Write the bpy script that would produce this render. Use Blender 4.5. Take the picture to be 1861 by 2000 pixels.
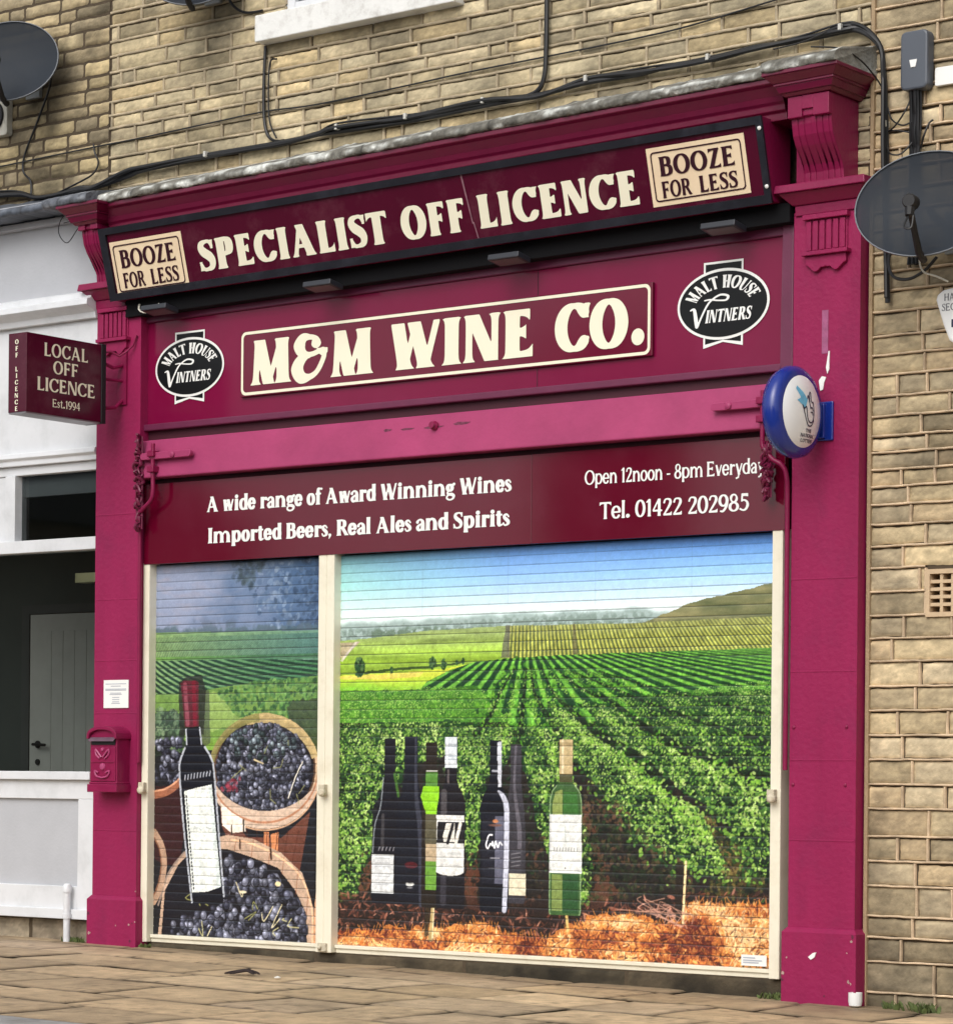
import bpy, bmesh, math, random
import numpy as np
from mathutils import Vector, Matrix, Euler

for o in list(bpy.data.objects): bpy.data.objects.remove(o)
SC = bpy.context.scene
COL = SC.collection
# ---------------------------------------------------------------- camera (metres; x along the shopfront, -y towards the street)
cam_d = bpy.data.cameras.new('Camera'); cam = bpy.data.objects.new('Camera', cam_d); COL.objects.link(cam)
CAM = Vector((6.7907, -11.8116, 1.0862)); YAW = math.radians(37.646)
cam.matrix_world = Matrix.Translation(CAM) @ Matrix.Rotation(YAW, 4, 'Z') @ Matrix.Rotation(math.radians(90), 4, 'X') @ Matrix.Rotation(.0092, 4, 'Z')
cam_d.sensor_fit = 'HORIZONTAL'; cam_d.sensor_width = 36; cam_d.lens = 5500 / 1861 * 36
cam_d.shift_y = 520.6 / 1861; cam_d.shift_x = 0.; cam_d.clip_start = .1; cam_d.clip_end = 2000
SC.camera = cam
# ---------------------------------------------------------------- overcast daylight
SUN_EL, SUN_AZ = math.radians(40), math.radians(170)      # azimuth measured from +y clockwise: in front of the shop, a little to the left
W = bpy.data.worlds.new('World'); SC.world = W; W.use_nodes = True
nt = W.node_tree; nt.nodes.clear()
sky = nt.nodes.new('ShaderNodeTexSky'); sky.sky_type = 'NISHITA'; sky.sun_disc = False
sky.sun_elevation = SUN_EL; sky.sun_rotation = SUN_AZ; sky.air_density = 1.; sky.dust_density = 4.; sky.ozone_density = 1.
hs = nt.nodes.new('ShaderNodeHueSaturation'); hs.inputs['Saturation'].default_value = .25
bg = nt.nodes.new('ShaderNodeBackground'); bg.inputs['Strength'].default_value = .15
wo = nt.nodes.new('ShaderNodeOutputWorld')
nt.links.new(sky.outputs[0], hs.inputs['Color']); nt.links.new(hs.outputs[0], bg.inputs['Color']); nt.links.new(bg.outputs[0], wo.inputs['Surface'])
sl = bpy.data.lights.new('Sun', 'SUN'); sl.energy = .65; sl.angle = math.radians(60); sl.color = (1, .965, .92)
so = bpy.data.objects.new('Sun', sl); COL.objects.link(so)
sd = Vector((math.sin(SUN_AZ) * math.cos(SUN_EL), math.cos(SUN_AZ) * math.cos(SUN_EL), math.sin(SUN_EL)))
so.rotation_euler = sd.to_track_quat('Z', 'Y').to_euler(); so.location = sd * 30
SC.view_settings.view_transform = 'Standard'; SC.view_settings.look = 'None'; SC.view_settings.exposure = .29; SC.view_settings.gamma = 1
MURAL_GAIN = 1.12
RNG = random.Random(11)

# ---------------------------------------------------------------- helpers
def tag(o, label=None, cat=None, group=None, kind=None):
    for k, v in (('label', label), ('category', cat), ('group', group), ('kind', kind)):
        if v: o[k] = v
    return o
def thing(name, label, cat, loc=(0, 0, 0), group=None):
    o = bpy.data.objects.new(name, None); COL.objects.link(o); o.location = loc; o.empty_display_size = .1
    return tag(o, label, cat, group)
def part(name, me, mat, parent=None, label=None):
    o = bpy.data.objects.new(name, me); COL.objects.link(o)
    if mat is not None and not me.materials:
        for m in (mat if isinstance(mat, (list, tuple)) else [mat]): me.materials.append(m)
    if parent is not None:
        o.parent = parent
        w = Matrix.Identity(4)
        q = parent
        while q is not None: w = Matrix.Translation(q.location) @ w if q.type == 'EMPTY' else w; q = None
        o.matrix_parent_inverse = w.inverted()
    if label: o['label'] = label
    return o

class MB:
    """collects polygons in world coordinates, builds ONE mesh object"""
    def __init__(s): s.v, s.f, s.m, s.c = [], [], [], []; s.mi = 0
    def add(s, vs, fs):
        b = len(s.v); s.v += [tuple(p) for p in vs]; s.f += [tuple(b + i for i in f) for f in fs]; s.m += [s.mi] * len(fs); return s
    def box(s, x0, x1, y0, y1, z0, z1):
        v = [(x, y, z) for x in (x0, x1) for y in (y0, y1) for z in (z0, z1)]
        return s.add(v, [(0, 1, 3, 2), (4, 6, 7, 5), (0, 4, 5, 1), (2, 3, 7, 6), (0, 2, 6, 4), (1, 5, 7, 3)])
    def prism(s, prof, x0, x1):
        """profile [(y,z)...] swept along x"""
        n = len(prof); v = [(x0, y, z) for y, z in prof] + [(x1, y, z) for y, z in prof]
        return s.add(v, [tuple(range(n)), tuple(reversed(range(n, 2 * n)))] + [(i, n + i, n + (i + 1) % n, (i + 1) % n) for i in range(n)])
    def prism_y(s, prof, y0, y1):
        """profile [(x,z)...] swept along y"""
        n = len(prof); v = [(x, y0, z) for x, z in prof] + [(x, y1, z) for x, z in prof]
        return s.add(v, [tuple(range(n)), tuple(reversed(range(n, 2 * n)))] + [(i, n + i, n + (i + 1) % n, (i + 1) % n) for i in range(n)])
    def frustum(s, x0, x1, yb, yf, z0, z1, p0, p1):
        """moulding layer: side and front projection p0 at the bottom, p1 at the top; yf is the front"""
        v = [(x0 - p0, yb, z0), (x1 + p0, yb, z0), (x1 + p0, yf - p0, z0), (x0 - p0, yf - p0, z0), (x0 - p1, yb, z1), (x1 + p1, yb, z1), (x1 + p1, yf - p1, z1), (x0 - p1, yf - p1, z1)]
        return s.add(v, [(0, 1, 2, 3), (7, 6, 5, 4), (0, 4, 5, 1), (1, 5, 6, 2), (2, 6, 7, 3), (3, 7, 4, 0)])
    def tube(s, pts, r, n=8, cap=True):
        P = [Vector(p) for p in pts]; b = len(s.v); k = len(P); u = None
        for i, p in enumerate(P):
            t = (P[min(i + 1, k - 1)] - P[max(i - 1, 0)]).normalized()
            if u is None: u = t.orthogonal().normalized()
            u = (u - t * u.dot(t)).normalized(); w = t.cross(u); rr = r[i] if isinstance(r, (list, tuple)) else r
            for j in range(n):
                a = 2 * math.pi * j / n; s.v.append(tuple(p + (u * math.cos(a) + w * math.sin(a)) * rr))
        fs = [(b + i * n + j, b + i * n + (j + 1) % n, b + (i + 1) * n + (j + 1) % n, b + (i + 1) * n + j) for i in range(k - 1) for j in range(n)]
        if cap: fs += [tuple(b + j for j in reversed(range(n))), tuple(b + (k - 1) * n + j for j in range(n))]
        s.f += fs; s.m += [s.mi] * len(fs); return s
    def lathe(s, prof, origin, axis, n=32, ea=1., eb=1., ref=None, cap=True):
        """profile [(radius, along axis)...]; ea/eb squash the section"""
        a = Vector(axis).normalized(); u = (Vector(ref) if ref else a.orthogonal()); u = (u - a * u.dot(a)).normalized(); w = a.cross(u); o = Vector(origin); b = len(s.v)
        for r, h in prof:
            for j in range(n):
                t = 2 * math.pi * j / n; s.v.append(tuple(o + a * h + u * (r * ea * math.cos(t)) + w * (r * eb * math.sin(t))))
        k = len(prof)
        fs = [(b + i * n + j, b + i * n + (j + 1) % n, b + (i + 1) * n + (j + 1) % n, b + (i + 1) * n + j) for i in range(k - 1) for j in range(n)]
        if cap and prof[0][0] > 1e-6: fs.append(tuple(b + j for j in reversed(range(n))))
        if cap and prof[-1][0] > 1e-6: fs.append(tuple(b + (k - 1) * n + j for j in range(n)))
        s.f += fs; s.m += [s.mi] * len(fs); return s
    def flat(s, polys, fn):
        for q in polys: s.add([fn(a, b) for a, b in q], [tuple(range(len(q)))])
        return s
    def shear(s, k, zmin=-9, start=0):
        s.v = [(x, y, z + k * x) if i >= start and z > zmin else (x, y, z) for i, (x, y, z) in enumerate(s.v)]; return s
    def mesh(s, name, smooth=False, weld=True):
        me = bpy.data.meshes.new(name); me.from_pydata(s.v, [], s.f); me.validate()
        if weld:
            bm = bmesh.new(); bm.from_mesh(me); bmesh.ops.remove_doubles(bm, verts=bm.verts, dist=1e-5)
            bmesh.ops.recalc_face_normals(bm, faces=bm.faces); bm.to_mesh(me); bm.free()
        if smooth: me.polygons.foreach_set('use_smooth', [True] * len(me.polygons))
        return me
    def build(s, name, mat, parent=None, bevel=0., smooth=False, label=None, weld=True, angle=None):
        o = part(name, s.mesh(name, smooth, weld), mat, parent, label)
        if bevel:
            m = o.modifiers.new('Bevel', 'BEVEL'); m.width = bevel; m.segments = 2; m.limit_method = 'ANGLE'; m.angle_limit = math.radians(35)
            m.harden_normals = False
        if smooth:
            try: o.data.set_sharp_from_angle(angle=math.radians(angle or 40))
            except Exception: pass
        return o

def face_xz(x0, z0, y):                                   # flat lettering on a wall: text (a right, b up)
    return lambda a, b: (x0 + a, y, z0 + b)
def fit_text(mb, txt, style, fn, x0, x1, z0, cap, res=34, track=.05):
    """text squeezed to run from x0 to x1, baseline z0, cap height cap; fn maps board coordinates to 3-D"""
    pl, w = lay_text(txt, style, res, track); k = (x1 - x0) / w
    mb.flat([[(x0 + a * k, z0 + b * cap) for a, b in q] for q in pl], fn)
def tri_text(mb, txt, style, fn, xc, z0, cap, res=24, wide=1., track=.06):
    pl, w = lay_text(txt, style, res, track)
    mb.flat([[(xc + (a - w / 2) * cap * wide, z0 + b * cap) for a, b in q] for q in pl], fn)
def rrect(x0, x1, z0, z1, r, n=5):
    o = []
    for cx, cz, a0 in ((x1 - r, z1 - r, 0), (x0 + r, z1 - r, 90), (x0 + r, z0 + r, 180), (x1 - r, z0 + r, 270)):
        for i in range(n + 1):
            a = math.radians(a0 + 90 * i / n); o.append((cx + r * math.cos(a), cz + r * math.sin(a)))
    return o
def band(outer, inner):
    n = len(outer); return [[outer[i], outer[(i + 1) % n], inner[(i + 1) % n], inner[i]] for i in range(n)]

# ---------------------------------------------------------------- materials
def lin(c, k=.85):
    f = lambda v: (v / 255 / 12.92 if v <= 10.3 else ((v / 255 + .055) / 1.055) ** 2.4)
    return tuple(f(v) * k for v in c[:3]) + (1.,)
_mats = {}
def mat(name, col, rough=.5, vary=.12, scale=6., bump=.0, bscale=60., dirt=None, dirt_amt=0., dscale=3., metal=0., spec=.5, streak=False, attr=None, coat=0., alpha=1.):
    """procedural painted / mineral surface: colour variation, optional stains, fine relief"""
    if name in _mats: return _mats[name]
    m = bpy.data.materials.new(name); m.use_nodes = True; t = m.node_tree; t.nodes.clear(); N = t.nodes.new; K = t.links.new
    out = N('ShaderNodeOutputMaterial'); b = N('ShaderNodeBsdfPrincipled'); K(b.outputs[0], out.inputs[0])
    tc = N('ShaderNodeTexCoord')
    n1 = N('ShaderNodeTexNoise'); n1.inputs['Scale'].default_value = scale; n1.inputs['Detail'].default_value = 6; n1.inputs['Roughness'].default_value = .62
    if streak:
        mp = N('ShaderNodeMapping'); mp.inputs['Scale'].default_value = (1, 1, .12); K(tc.outputs['Object'], mp.inputs[0]); K(mp.outputs[0], n1.inputs['Vector'])
    else: K(tc.outputs['Object'], n1.inputs['Vector'])
    base = None
    if attr:
        at = N('ShaderNodeAttribute'); at.attribute_name = attr; base = at.outputs['Color']
    mr = N('ShaderNodeMapRange'); mr.inputs[1].default_value = .3; mr.inputs[2].default_value = .7; mr.inputs[3].default_value = 1 - vary; mr.inputs[4].default_value = 1 + vary
    K(n1.outputs['Fac'], mr.inputs[0])
    mx = N('ShaderNodeMix'); mx.data_type = 'RGBA'; mx.blend_type = 'MULTIPLY'; mx.inputs[0].default_value = 1
    if base: K(base, mx.inputs[6])
    else: mx.inputs[6].default_value = lin(col)
    cb = N('ShaderNodeCombineColor'); [K(mr.outputs[0], cb.inputs[i]) for i in range(3)]; K(cb.outputs[0], mx.inputs[7])
    cur = mx.outputs[2]
    if dirt:
        n2 = N('ShaderNodeTexNoise'); n2.inputs['Scale'].default_value = dscale; n2.inputs['Detail'].default_value = 8; n2.inputs['Roughness'].default_value = .7
        K(tc.outputs['Object'], n2.inputs['Vector'])
        r2 = N('ShaderNodeMapRange'); r2.inputs[1].default_value = .5; r2.inputs[2].default_value = .72; r2.inputs[3].default_value = 0; r2.inputs[4].default_value = dirt_amt; K(n2.outputs['Fac'], r2.inputs[0])
        m2 = N('ShaderNodeMix'); m2.data_type = 'RGBA'; K(r2.outputs[0], m2.inputs[0]); K(cur, m2.inputs[6]); m2.inputs[7].default_value = lin(dirt); cur = m2.outputs[2]
    K(cur, b.inputs['Base Color'])
    rr = N('ShaderNodeMapRange'); rr.inputs[3].default_value = max(.03, rough - .08); rr.inputs[4].default_value = min(1, rough + .08); K(n1.outputs['Fac'], rr.inputs[0]); K(rr.outputs[0], b.inputs['Roughness'])
    b.inputs['Metallic'].default_value = metal; b.inputs['Specular IOR Level'].default_value = spec
    if coat: b.inputs['Coat Weight'].default_value = coat; b.inputs['Coat Roughness'].default_value = .06
    if bump:
        n3 = N('ShaderNodeTexNoise'); n3.inputs['Scale'].default_value = bscale; n3.inputs['Detail'].default_value = 5; K(tc.outputs['Object'], n3.inputs['Vector'])
        bp = N('ShaderNodeBump'); bp.inputs['Strength'].default_value = bump; bp.inputs['Distance'].default_value = .01; K(n3.outputs['Fac'], bp.inputs['Height']); K(bp.outputs[0], b.inputs['Normal'])
        if coat: K(bp.outputs[0], b.inputs['Coat Normal'])
    if alpha < 1:
        tr = N('ShaderNodeBsdfTransparent'); ms = N('ShaderNodeMixShader'); ms.inputs[0].default_value = alpha; K(tr.outputs[0], ms.inputs[1]); K(b.outputs[0], ms.inputs[2]); K(ms.outputs[0], out.inputs[0])
    _mats[name] = m; return m
def glass_mat(name, tint, refl=.10):
    if name in _mats: return _mats[name]
    m = bpy.data.materials.new(name); m.use_nodes = True; t = m.node_tree; t.nodes.clear(); N = t.nodes.new; K = t.links.new
    out = N('ShaderNodeOutputMaterial'); tr = N('ShaderNodeBsdfTransparent'); tr.inputs[0].default_value = tint; gl = N('ShaderNodeBsdfGlossy'); gl.inputs['Roughness'].default_value = .02
    fr = N('ShaderNodeFresnel'); fr.inputs[0].default_value = 1.45; ms = N('ShaderNodeMixShader'); K(fr.outputs[0], ms.inputs[0]); K(tr.outputs[0], ms.inputs[1]); K(gl.outputs[0], ms.inputs[2]); K(ms.outputs[0], out.inputs[0])
    _mats[name] = m; return m

PINK = mat('magenta masonry paint', (151, 33, 82), .5, .11, 5, .35, 35, (124, 36, 76), .6, 2.6, spec=.22, streak=True)
PINKWOOD = mat('magenta gloss paint', (138, 24, 72), .34, .10, 7, .15, 50, (100, 22, 58), .45, 3, spec=.3)
PINKBEAM = mat('pale pink painted timber', (170, 64, 108), .45, .12, 3, .25, 25, (150, 54, 98), .55, 2.2, spec=.25)  # paler pink than the other magenta paints, for beam and awning arms
MAROON = mat('maroon sign enamel', (98, 6, 36), .08, .05, 2, .0, 60, (120, 60, 80), .10, 3, spec=.6)
MAROONBOX = mat('maroon perspex', (80, 10, 38), .18, .08, 3, .02, 30, (116, 66, 78), .40, 4, streak=True, spec=.4)
FASCIA = mat('claret fascia paint', (126, 16, 62), .16, .06, 2.5, .02, 12, (146, 52, 92), .14, 3, spec=.28)
FRAME = mat('plum timber frame', (108, 38, 72), .4, .1, 8, .1, 50)
BLACK = mat('black aluminium', (30, 30, 38), .35, .15, 8, .05, 60, (70, 72, 84), .35, 7)
MATTBLACK = mat('matt black steel', (16, 16, 20), .6, .2, 8)
TROUGH = mat('black lining with shade', (9, 9, 13), .8, .2, 8, spec=.2)  # black trough; the shadow gap under the sign is put into its colour
CABLE = mat('black cable sheath', (22, 22, 24), .45, .2, 12)
CREAM = mat('cream enamel', (246, 240, 218), .32, .04, 4, .03, 30, (190, 170, 130), .25, 6)
LETTER = mat('cream vinyl lettering', (252, 246, 220), .4, .02, 5)
WHITE = mat('white vinyl', (250, 250, 246), .4, .02, 5)
TAN = mat('pale tan vinyl', (250, 226, 190), .4, .03, 5, dirt=(222, 190, 160), dirt_amt=.3)
INK = mat('dark maroon ink', (52, 6, 26), .4, .05, 5)
BADGE = mat('black badge vinyl', (16, 18, 20), .4, .05, 5, spec=.25)
WPAINT = mat('white gloss woodwork', (227, 229, 232), .34, .04, 4, .08, 30, (176, 180, 180), .45, 2.6)
GPAINT = mat('grey render paint', (188, 190, 195), .55, .05, 4, .12, 60, (170, 172, 178), .3, 3)
STONE = mat('coursed sandstone', (190, 160, 105), .9, .12, 30, .4, 70, attr='Col', spec=.3)
MORTAR = mat('buff mortar', (150, 134, 110), .95, .14, 20, .5, 80)
MORTARD = mat('dark open mortar', (80, 68, 52), .95, .2, 20, .5, 80)
MORTARL = mat('pale ribbon pointing', (172, 148, 116), .92, .1, 20, .4, 80)
SLABS = mat('weathered cornice stone', (150, 148, 142), .9, .25, 22, .8, 60, attr='Col')
PAVE = mat('yorkstone paving', (170, 138, 98), .62, .16, 9, .55, 70, attr='Col', dirt=(118, 104, 84), dirt_amt=.5, dscale=3.2, spec=.35)
GREY = mat('grey dish steel', (92, 98, 106), .45, .06, 6)
# ---------------------------------------------------------------- lettering
# every character is an implicit shape (stems, arms, pen curves), meshed with
# marching squares; cap height is 1
class Pen:
    def __init__(s, T, t, sf): s.T, s.t, s.sf = T, t, sf; s.ops = []
    def stem(s, x0, y0, x1, y1, w=None, s0=1., s1=1.):
        s.ops.append(('s', x0, y0, x1, y1, s.T if w is None else w, s0 * s.sf, s1 * s.sf)); return s
    def arm(s, x0, x1, y, d, e=.12, th=None):       # horizontal arm, edge at y, growing towards d
        s.ops.append(('a', x0, x1, y, d, (s.t * 1.1 if th is None else th), e)); return s
    def curve(s, pts, closed=False, w=None):
        s.ops.append(('c', pts, closed, w)); return s
    def cut(s, fn): s.ops.append(('k', fn)); return s
    def field(s, X, Y):
        f = np.full(X.shape, 9.)
        for o in s.ops:
            if o[0] == 's':
                _, x0, y0, x1, y1, w, a, b = o
                if y1 < y0: x0, y0, x1, y1, a, b = x1, y1, x0, y0, b, a
                k = np.clip((Y - y0) / (y1 - y0), 0, 1)
                h = w / 2 + a * np.exp(-(Y - y0) / .05) * (Y >= y0) + b * np.exp(-(y1 - Y) / .05) * (Y <= y1)
                g = np.maximum(np.abs(X - (x0 + (x1 - x0) * k)) - h, np.maximum(y0 - Y, Y - y1))
            elif o[0] == 'a':
                _, x0, x1, y, d, th, e = o
                far = np.abs(x1 - X); h = th + e * np.exp(-far / .07)
                q = (Y - y) * d
                g = np.maximum(np.maximum(q - h, -q), np.maximum(min(x0, x1) - X, X - max(x0, x1)))
            elif o[0] == 'c':
                _, pts, closed, w = o
                P, Wd = spline(pts, closed, w, s.T, s.t)
                g = np.full(X.shape, 9.)
                for i in range(len(P) - 1):
                    a, b = P[i], P[i + 1]; ab = b - a; L = ab @ ab + 1e-9
                    k = np.clip(((X - a[0]) * ab[0] + (Y - a[1]) * ab[1]) / L, 0, 1)
                    g = np.minimum(g, np.hypot(X - a[0] - ab[0] * k, Y - a[1] - ab[1] * k) - (Wd[i] + (Wd[i + 1] - Wd[i]) * k) / 2)
            else:
                f = np.maximum(f, o[1](X, Y)); continue
            f = np.minimum(f, g)
        return f

def spline(pts, closed, w, T, t, n=7):
    p = np.array(pts, float); m = len(p)
    idx = (lambda i: i % m) if closed else (lambda i: min(max(i, 0), m - 1))
    out, ww = [], []
    segs = m if closed else m - 1
    for i in range(segs):
        a, b, c, d = p[idx(i - 1)], p[idx(i)], p[idx(i + 1)], p[idx(i + 2)]
        for j in range(n):
            u = j / n
            out.append(.5 * (2 * b + (c - a) * u + (2 * a - 5 * b + 4 * c - d) * u * u + (3 * b - a - 3 * c + d) * u ** 3))
            if w is not None: ww.append(w[i] * (1 - u) + w[(i + 1) % len(w)] * u)
    out.append(p[0] if closed else p[-1])
    if w is not None: ww.append(w[0] if closed else w[-1])
    out = np.array(out)
    if w is None:
        tg = np.gradient(out, axis=0)
        if closed: tg[0] = tg[-1] = out[1] - out[-2]
        ty = np.abs(tg[:, 1]) / (np.hypot(tg[:, 0], tg[:, 1]) + 1e-9)
        ww = t + (T - t) * ty ** 1.6
    return out, np.array(ww)

def ring(cx, cy, a, b, a0=0, a1=360, n=12):
    k = n + (0 if a1 - a0 >= 360 else 1)
    return [(cx + a * math.cos(math.radians(a0 + (a1 - a0) * i / n)), cy + b * math.sin(math.radians(a0 + (a1 - a0) * i / n))) for i in range(k)]

def glyph(ch, T, t, sf):
    """-> Pen, advance"""
    p = Pen(T, t, sf); h = T / 2; L = sf + h + .01; v = t / 2; X = .74     # L: left stem axis, X: x-height
    def bowl(x0, xr, y0, y1, wT=None):
        ym = (y0 + y1) / 2; q = xr - h
        p.curve([(x0, y1 - v), (x0 + (q - x0) * .55, y1 - v), (q, ym + (y1 - ym) * .45), (q, ym - (ym - y0) * .45), (x0 + (q - x0) * .55, y0 + v), (x0, y0 + v)])
    if ch == ' ': return p, .30
    if ch == 'I': p.stem(L, 0, L, 1); return p, 2 * L
    if ch == 'A':
        p.stem(sf + v + .02, 0, .42, 1, t * 1.3, 1, 0).stem(.80 - sf, 0, .40, 1, T, 1, 0).arm(.22, .62, .27, 1, 0, t); return p, .84 + h - .04
    if ch == 'B':
        p.stem(L, 0, L, 1); bowl(L, .60 + h * .4, .50, 1); bowl(L, .66 + h * .4, 0, .50 + t); return p, .70 + h * .4
    if ch in 'CG':
        p.curve(ring(.46, .5, .46 - h, .5 - v, 42, 318, 14)); p.stem(.73, .68, .76, .98, t * .9, .3, .6)
        p.curve([(.70, .15), (.78, .26)], False, [t, t * .7]); return p, .82
    if ch == 'E':
        p.stem(L, 0, L, 1); p.arm(L, .60, 1, -1, .13).arm(L, .66, 0, 1, .15).arm(L, .52, .47, 1, .09).arm(L, .52, .47 + t, -1, .09); return p, .70
    if ch == 'F':
        p.stem(L, 0, L, 1); p.arm(L, .62, 1, -1, .14).arm(L, .53, .46, 1, .09).arm(L, .53, .46 + t, -1, .09); return p, .66
    if ch == 'H':
        p.stem(L, 0, L, 1).stem(.80 - L, 0, .80 - L, 1).arm(L, .8 - L, .47, 1, 0, t); return p, .80
    if ch == 'L':
        p.stem(L, 0, L, 1); p.arm(L, .62, 0, 1, .17); return p, .65
    if ch == 'M':
        a = sf + v + .01; w = 1.06
        p.stem(a, 0, a + .05, 1, t * 1.25, 1, .6).stem(a + .09, 1, .47, .0, T * .95, 0, 0).stem(.47, .0, w - L - .05, 1, t * 1.1, 0, 0).stem(w - L, 0, w - L - .03, 1, T, 1, .6); return p, w
    if ch == 'N':
        a = sf + v + .01; w = .84
        p.stem(a, 0, a, 1, t * 1.25, 1, .8).stem(a + .07, 1, w - a - .07, 0, T, 0, 0).stem(w - a, 0, w - a, 1, t * 1.25, 0, 1); return p, w
    if ch == 'O': p.curve(ring(.45, .5, .45 - h, .51 - v), True); return p, .90
    if ch == 'P': p.stem(L, 0, L, 1); bowl(L, .66 + h * .3, .42, 1); return p, .69 + h * .3
    if ch == 'R':
        p.stem(L, 0, L, 1); bowl(L, .64 + h * .3, .46, 1); p.stem(.42, .5, .76 - h * .3, 0, T, 0, .6); return p, .80
    if ch == 'S':
        q = T * .82
        p.curve([(.55, .80), (.47, .93), (.33, 1 - v), (.17, .88), (.14, .74), (.24, .60), (.42, .46), (.51, .30), (.47, .12), (.31, v), (.16, .07), (.07, .22)], False, [t, t, t, q * .8, q, T, T, q, q * .8, t, t, t])
        p.stem(.55, .70, .56, .98, t * .7, .2, .4).stem(.07, .02, .06, .31, t * .7, .4, .2); return p, .62
    if ch == 'T': p.stem(.37, 0, .37, 1); p.arm(.37, .73, 1, -1, .15).arm(.37, .01, 1, -1, .15); return p, .74
    if ch == 'U':
        p.stem(L, .3, L, 1, T, 0, 1).stem(.74 - sf, .3, .74 - sf, 1, t * 1.2, 0, 1)
        p.curve([(L, .36), (L + .02, .2), (L + .12, v + .02), (.46, v), (.62, .1), (.74 - sf, .36)], False, [T, T * .95, T * .7, t, t, t * 1.2]); return p, .80
    if ch == 'V': p.stem(L - .02, 1, .42, 0, T, 0, 1).stem(.80 - sf, 1, .42, 0, t * 1.25, 0, 1); return p, .82
    if ch == 'W':
        p.stem(L - .02, 1, .38, 0, T, 0, 1).stem(.62, 1, .38, 0, t * 1.1, 0, .2).stem(.58, 1, .84, 0, T, 0, 1).stem(1.16 - sf, 1, .84, 0, t * 1.25, 0, 1); return p, 1.18
    if ch == 'Z':
        p.arm(.62, .05, 1, -1, .14).arm(.04, .66, 0, 1, .15).stem(.62 - T * .5, 1, .04 + T * .5, 0, T, 0, 0); return p, .69
    if ch == '&':
        p.curve([(.74, .60), (.78, .56), (.74, .40), (.60, .16), (.42, v), (.22, .06), (.12, .25), (.20, .44), (.38, .56)], False, [t * 1.6, t, t, t, t * 1.2, T * .9, T, T * .8, t])
        p.curve([(.40, .53), (.24, .60), (.17, .77), (.26, .93), (.42, 1 - v), (.56, .90), (.58, .80)], False, [t, T * .7, T * .95, T * .7, t, t, T * .8])
        p.curve([(.36, .55), (.50, .56), (.62, .60)], False, [t, t, t]).arm(.60, .86, .56, 1, .0, t); return p, .92
    if ch == '.': p.curve([(.14, .115), (.15, .115)], False, [.235, .235]); return p, .30
    if ch == ',': p.curve([(.12, .09), (.15, .06), (.08, -.14)], False, [.17, .17, .04]); return p, .26
    if ch == '-': p.arm(.04, .34, .30, 1, 0, t * 1.2); return p, .38
    # lower case
    if ch == 'i': p.stem(L, 0, L, X, T, 1, .3).curve([(L, .89), (L + .005, .89)], False, [T * 1.05] * 2); return p, 2 * L
    if ch == 'l': p.stem(L, 0, L, 1.05, T, 1, .4); return p, 2 * L
    if ch == 'o': p.curve(ring(.31, X / 2, .31 - h * .95, X / 2 + .01 - v), True); return p, .62
    if ch == 'e':
        p.curve(ring(.30, X / 2, .30 - h * .95, X / 2 + .01 - v, 8, 320, 13)); p.arm(.14, .56, .33, 1, 0, t); return p, .60
    if ch == 'a':
        p.stem(.44, 0, .44, .45, T, .7, 0)
        p.curve([(.44, .42), (.42, .58), (.29, X - v), (.15, .63), (.10, .54)], False, [T, T * .8, t, t * 1.3, T * .8])
        p.curve([(.44, .42), (.24, .37), (.11, .20), (.18, .06), (.32, .08), (.44, .18)], False, [t, t * 1.2, T * .9, T * .7, t, t]); return p, .58
    if ch == 'd':
        p.stem(.52, 0, .52, 1.05, T, .6, .4); p.curve(ring(.33, X / 2, .33 - h, X / 2 + .01 - v), True); return p, .66
    if ch == 'p':
        p.stem(L, -.26, L, X, T, 1, .4); p.curve(ring(L + .22, X / 2, .33 - h, X / 2 + .01 - v), True); return p, L + .56
    if ch == 'g':
        p.curve(ring(.28, .47, .26 - h * .9, .235 - v), True); p.curve([(.42, .62), (.56, .68)], False, [t, t * 1.8])
        p.curve([(.20, .27), (.12, .17), (.20, .08), (.42, .06), (.54, -.04), (.48, -.20), (.28, -.26), (.10, -.18), (.09, -.06), (.20, .06)], False, [t, t * 1.2, t * 1.6, T * .8, T * .8, t * 1.2, t, t * 1.2, t * 1.2, t]); return p, .60
    if ch in 'nm':
        p.stem(L, 0, L, X, T, 1, .3); w = .34 + h
        for k in range(1 if ch == 'n' else 2):
            b = L + k * w
            p.curve([(b + h * .5, .50), (b + w * .45, X - v), (b + w * .85, .62), (b + w, .42)], False, [t, t * 1.2, T * .8, T]); p.stem(b + w, 0, b + w, .44, T, 1, 0)
        return p, L * 2 + w * (1 if ch == 'n' else 2)
    if ch == 'r':
        p.stem(L, 0, L, X, T, 1, .3); p.curve([(L + h * .4, .48), (L + .16, .64), (L + .27, .62)], False, [t, t * 1.3, T * .9]); return p, L + .34
    if ch == 's':
        q = T * .75
        p.curve([(.37, .55), (.30, .65), (.21, X - v), (.11, .60), (.11, .50), (.22, .39), (.33, .27), (.34, .14), (.23, v), (.12, .05), (.05, .17)], False, [t, t, t, q, q, T * .9, T * .9, q, t, t, t]); return p, .44
    if ch == 't':
        p.stem(.20, .12, .20, .92, T * .95, 0, -.3); p.arm(.02, .42, X, -1, 0, t * 1.1); p.curve([(.20, .2), (.22, .06), (.33, v), (.42, .1)], False, [T, T * .7, t, t]); return p, .44
    if ch == 'f':
        p.stem(.20, 0, .20, .8, T, 1, 0); p.curve([(.20, .78), (.22, .97), (.34, 1.05 - v), (.45, .98)], False, [T, T * .8, t, T * .6]); p.arm(.02, .42, X, -1, 0, t * 1.1); return p, .43
    if ch == 'v': p.stem(L - .02, X, .31, 0, T, 0, .9).stem(.58 - sf, X, .31, 0, t * 1.2, 0, .9); return p, .60
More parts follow.
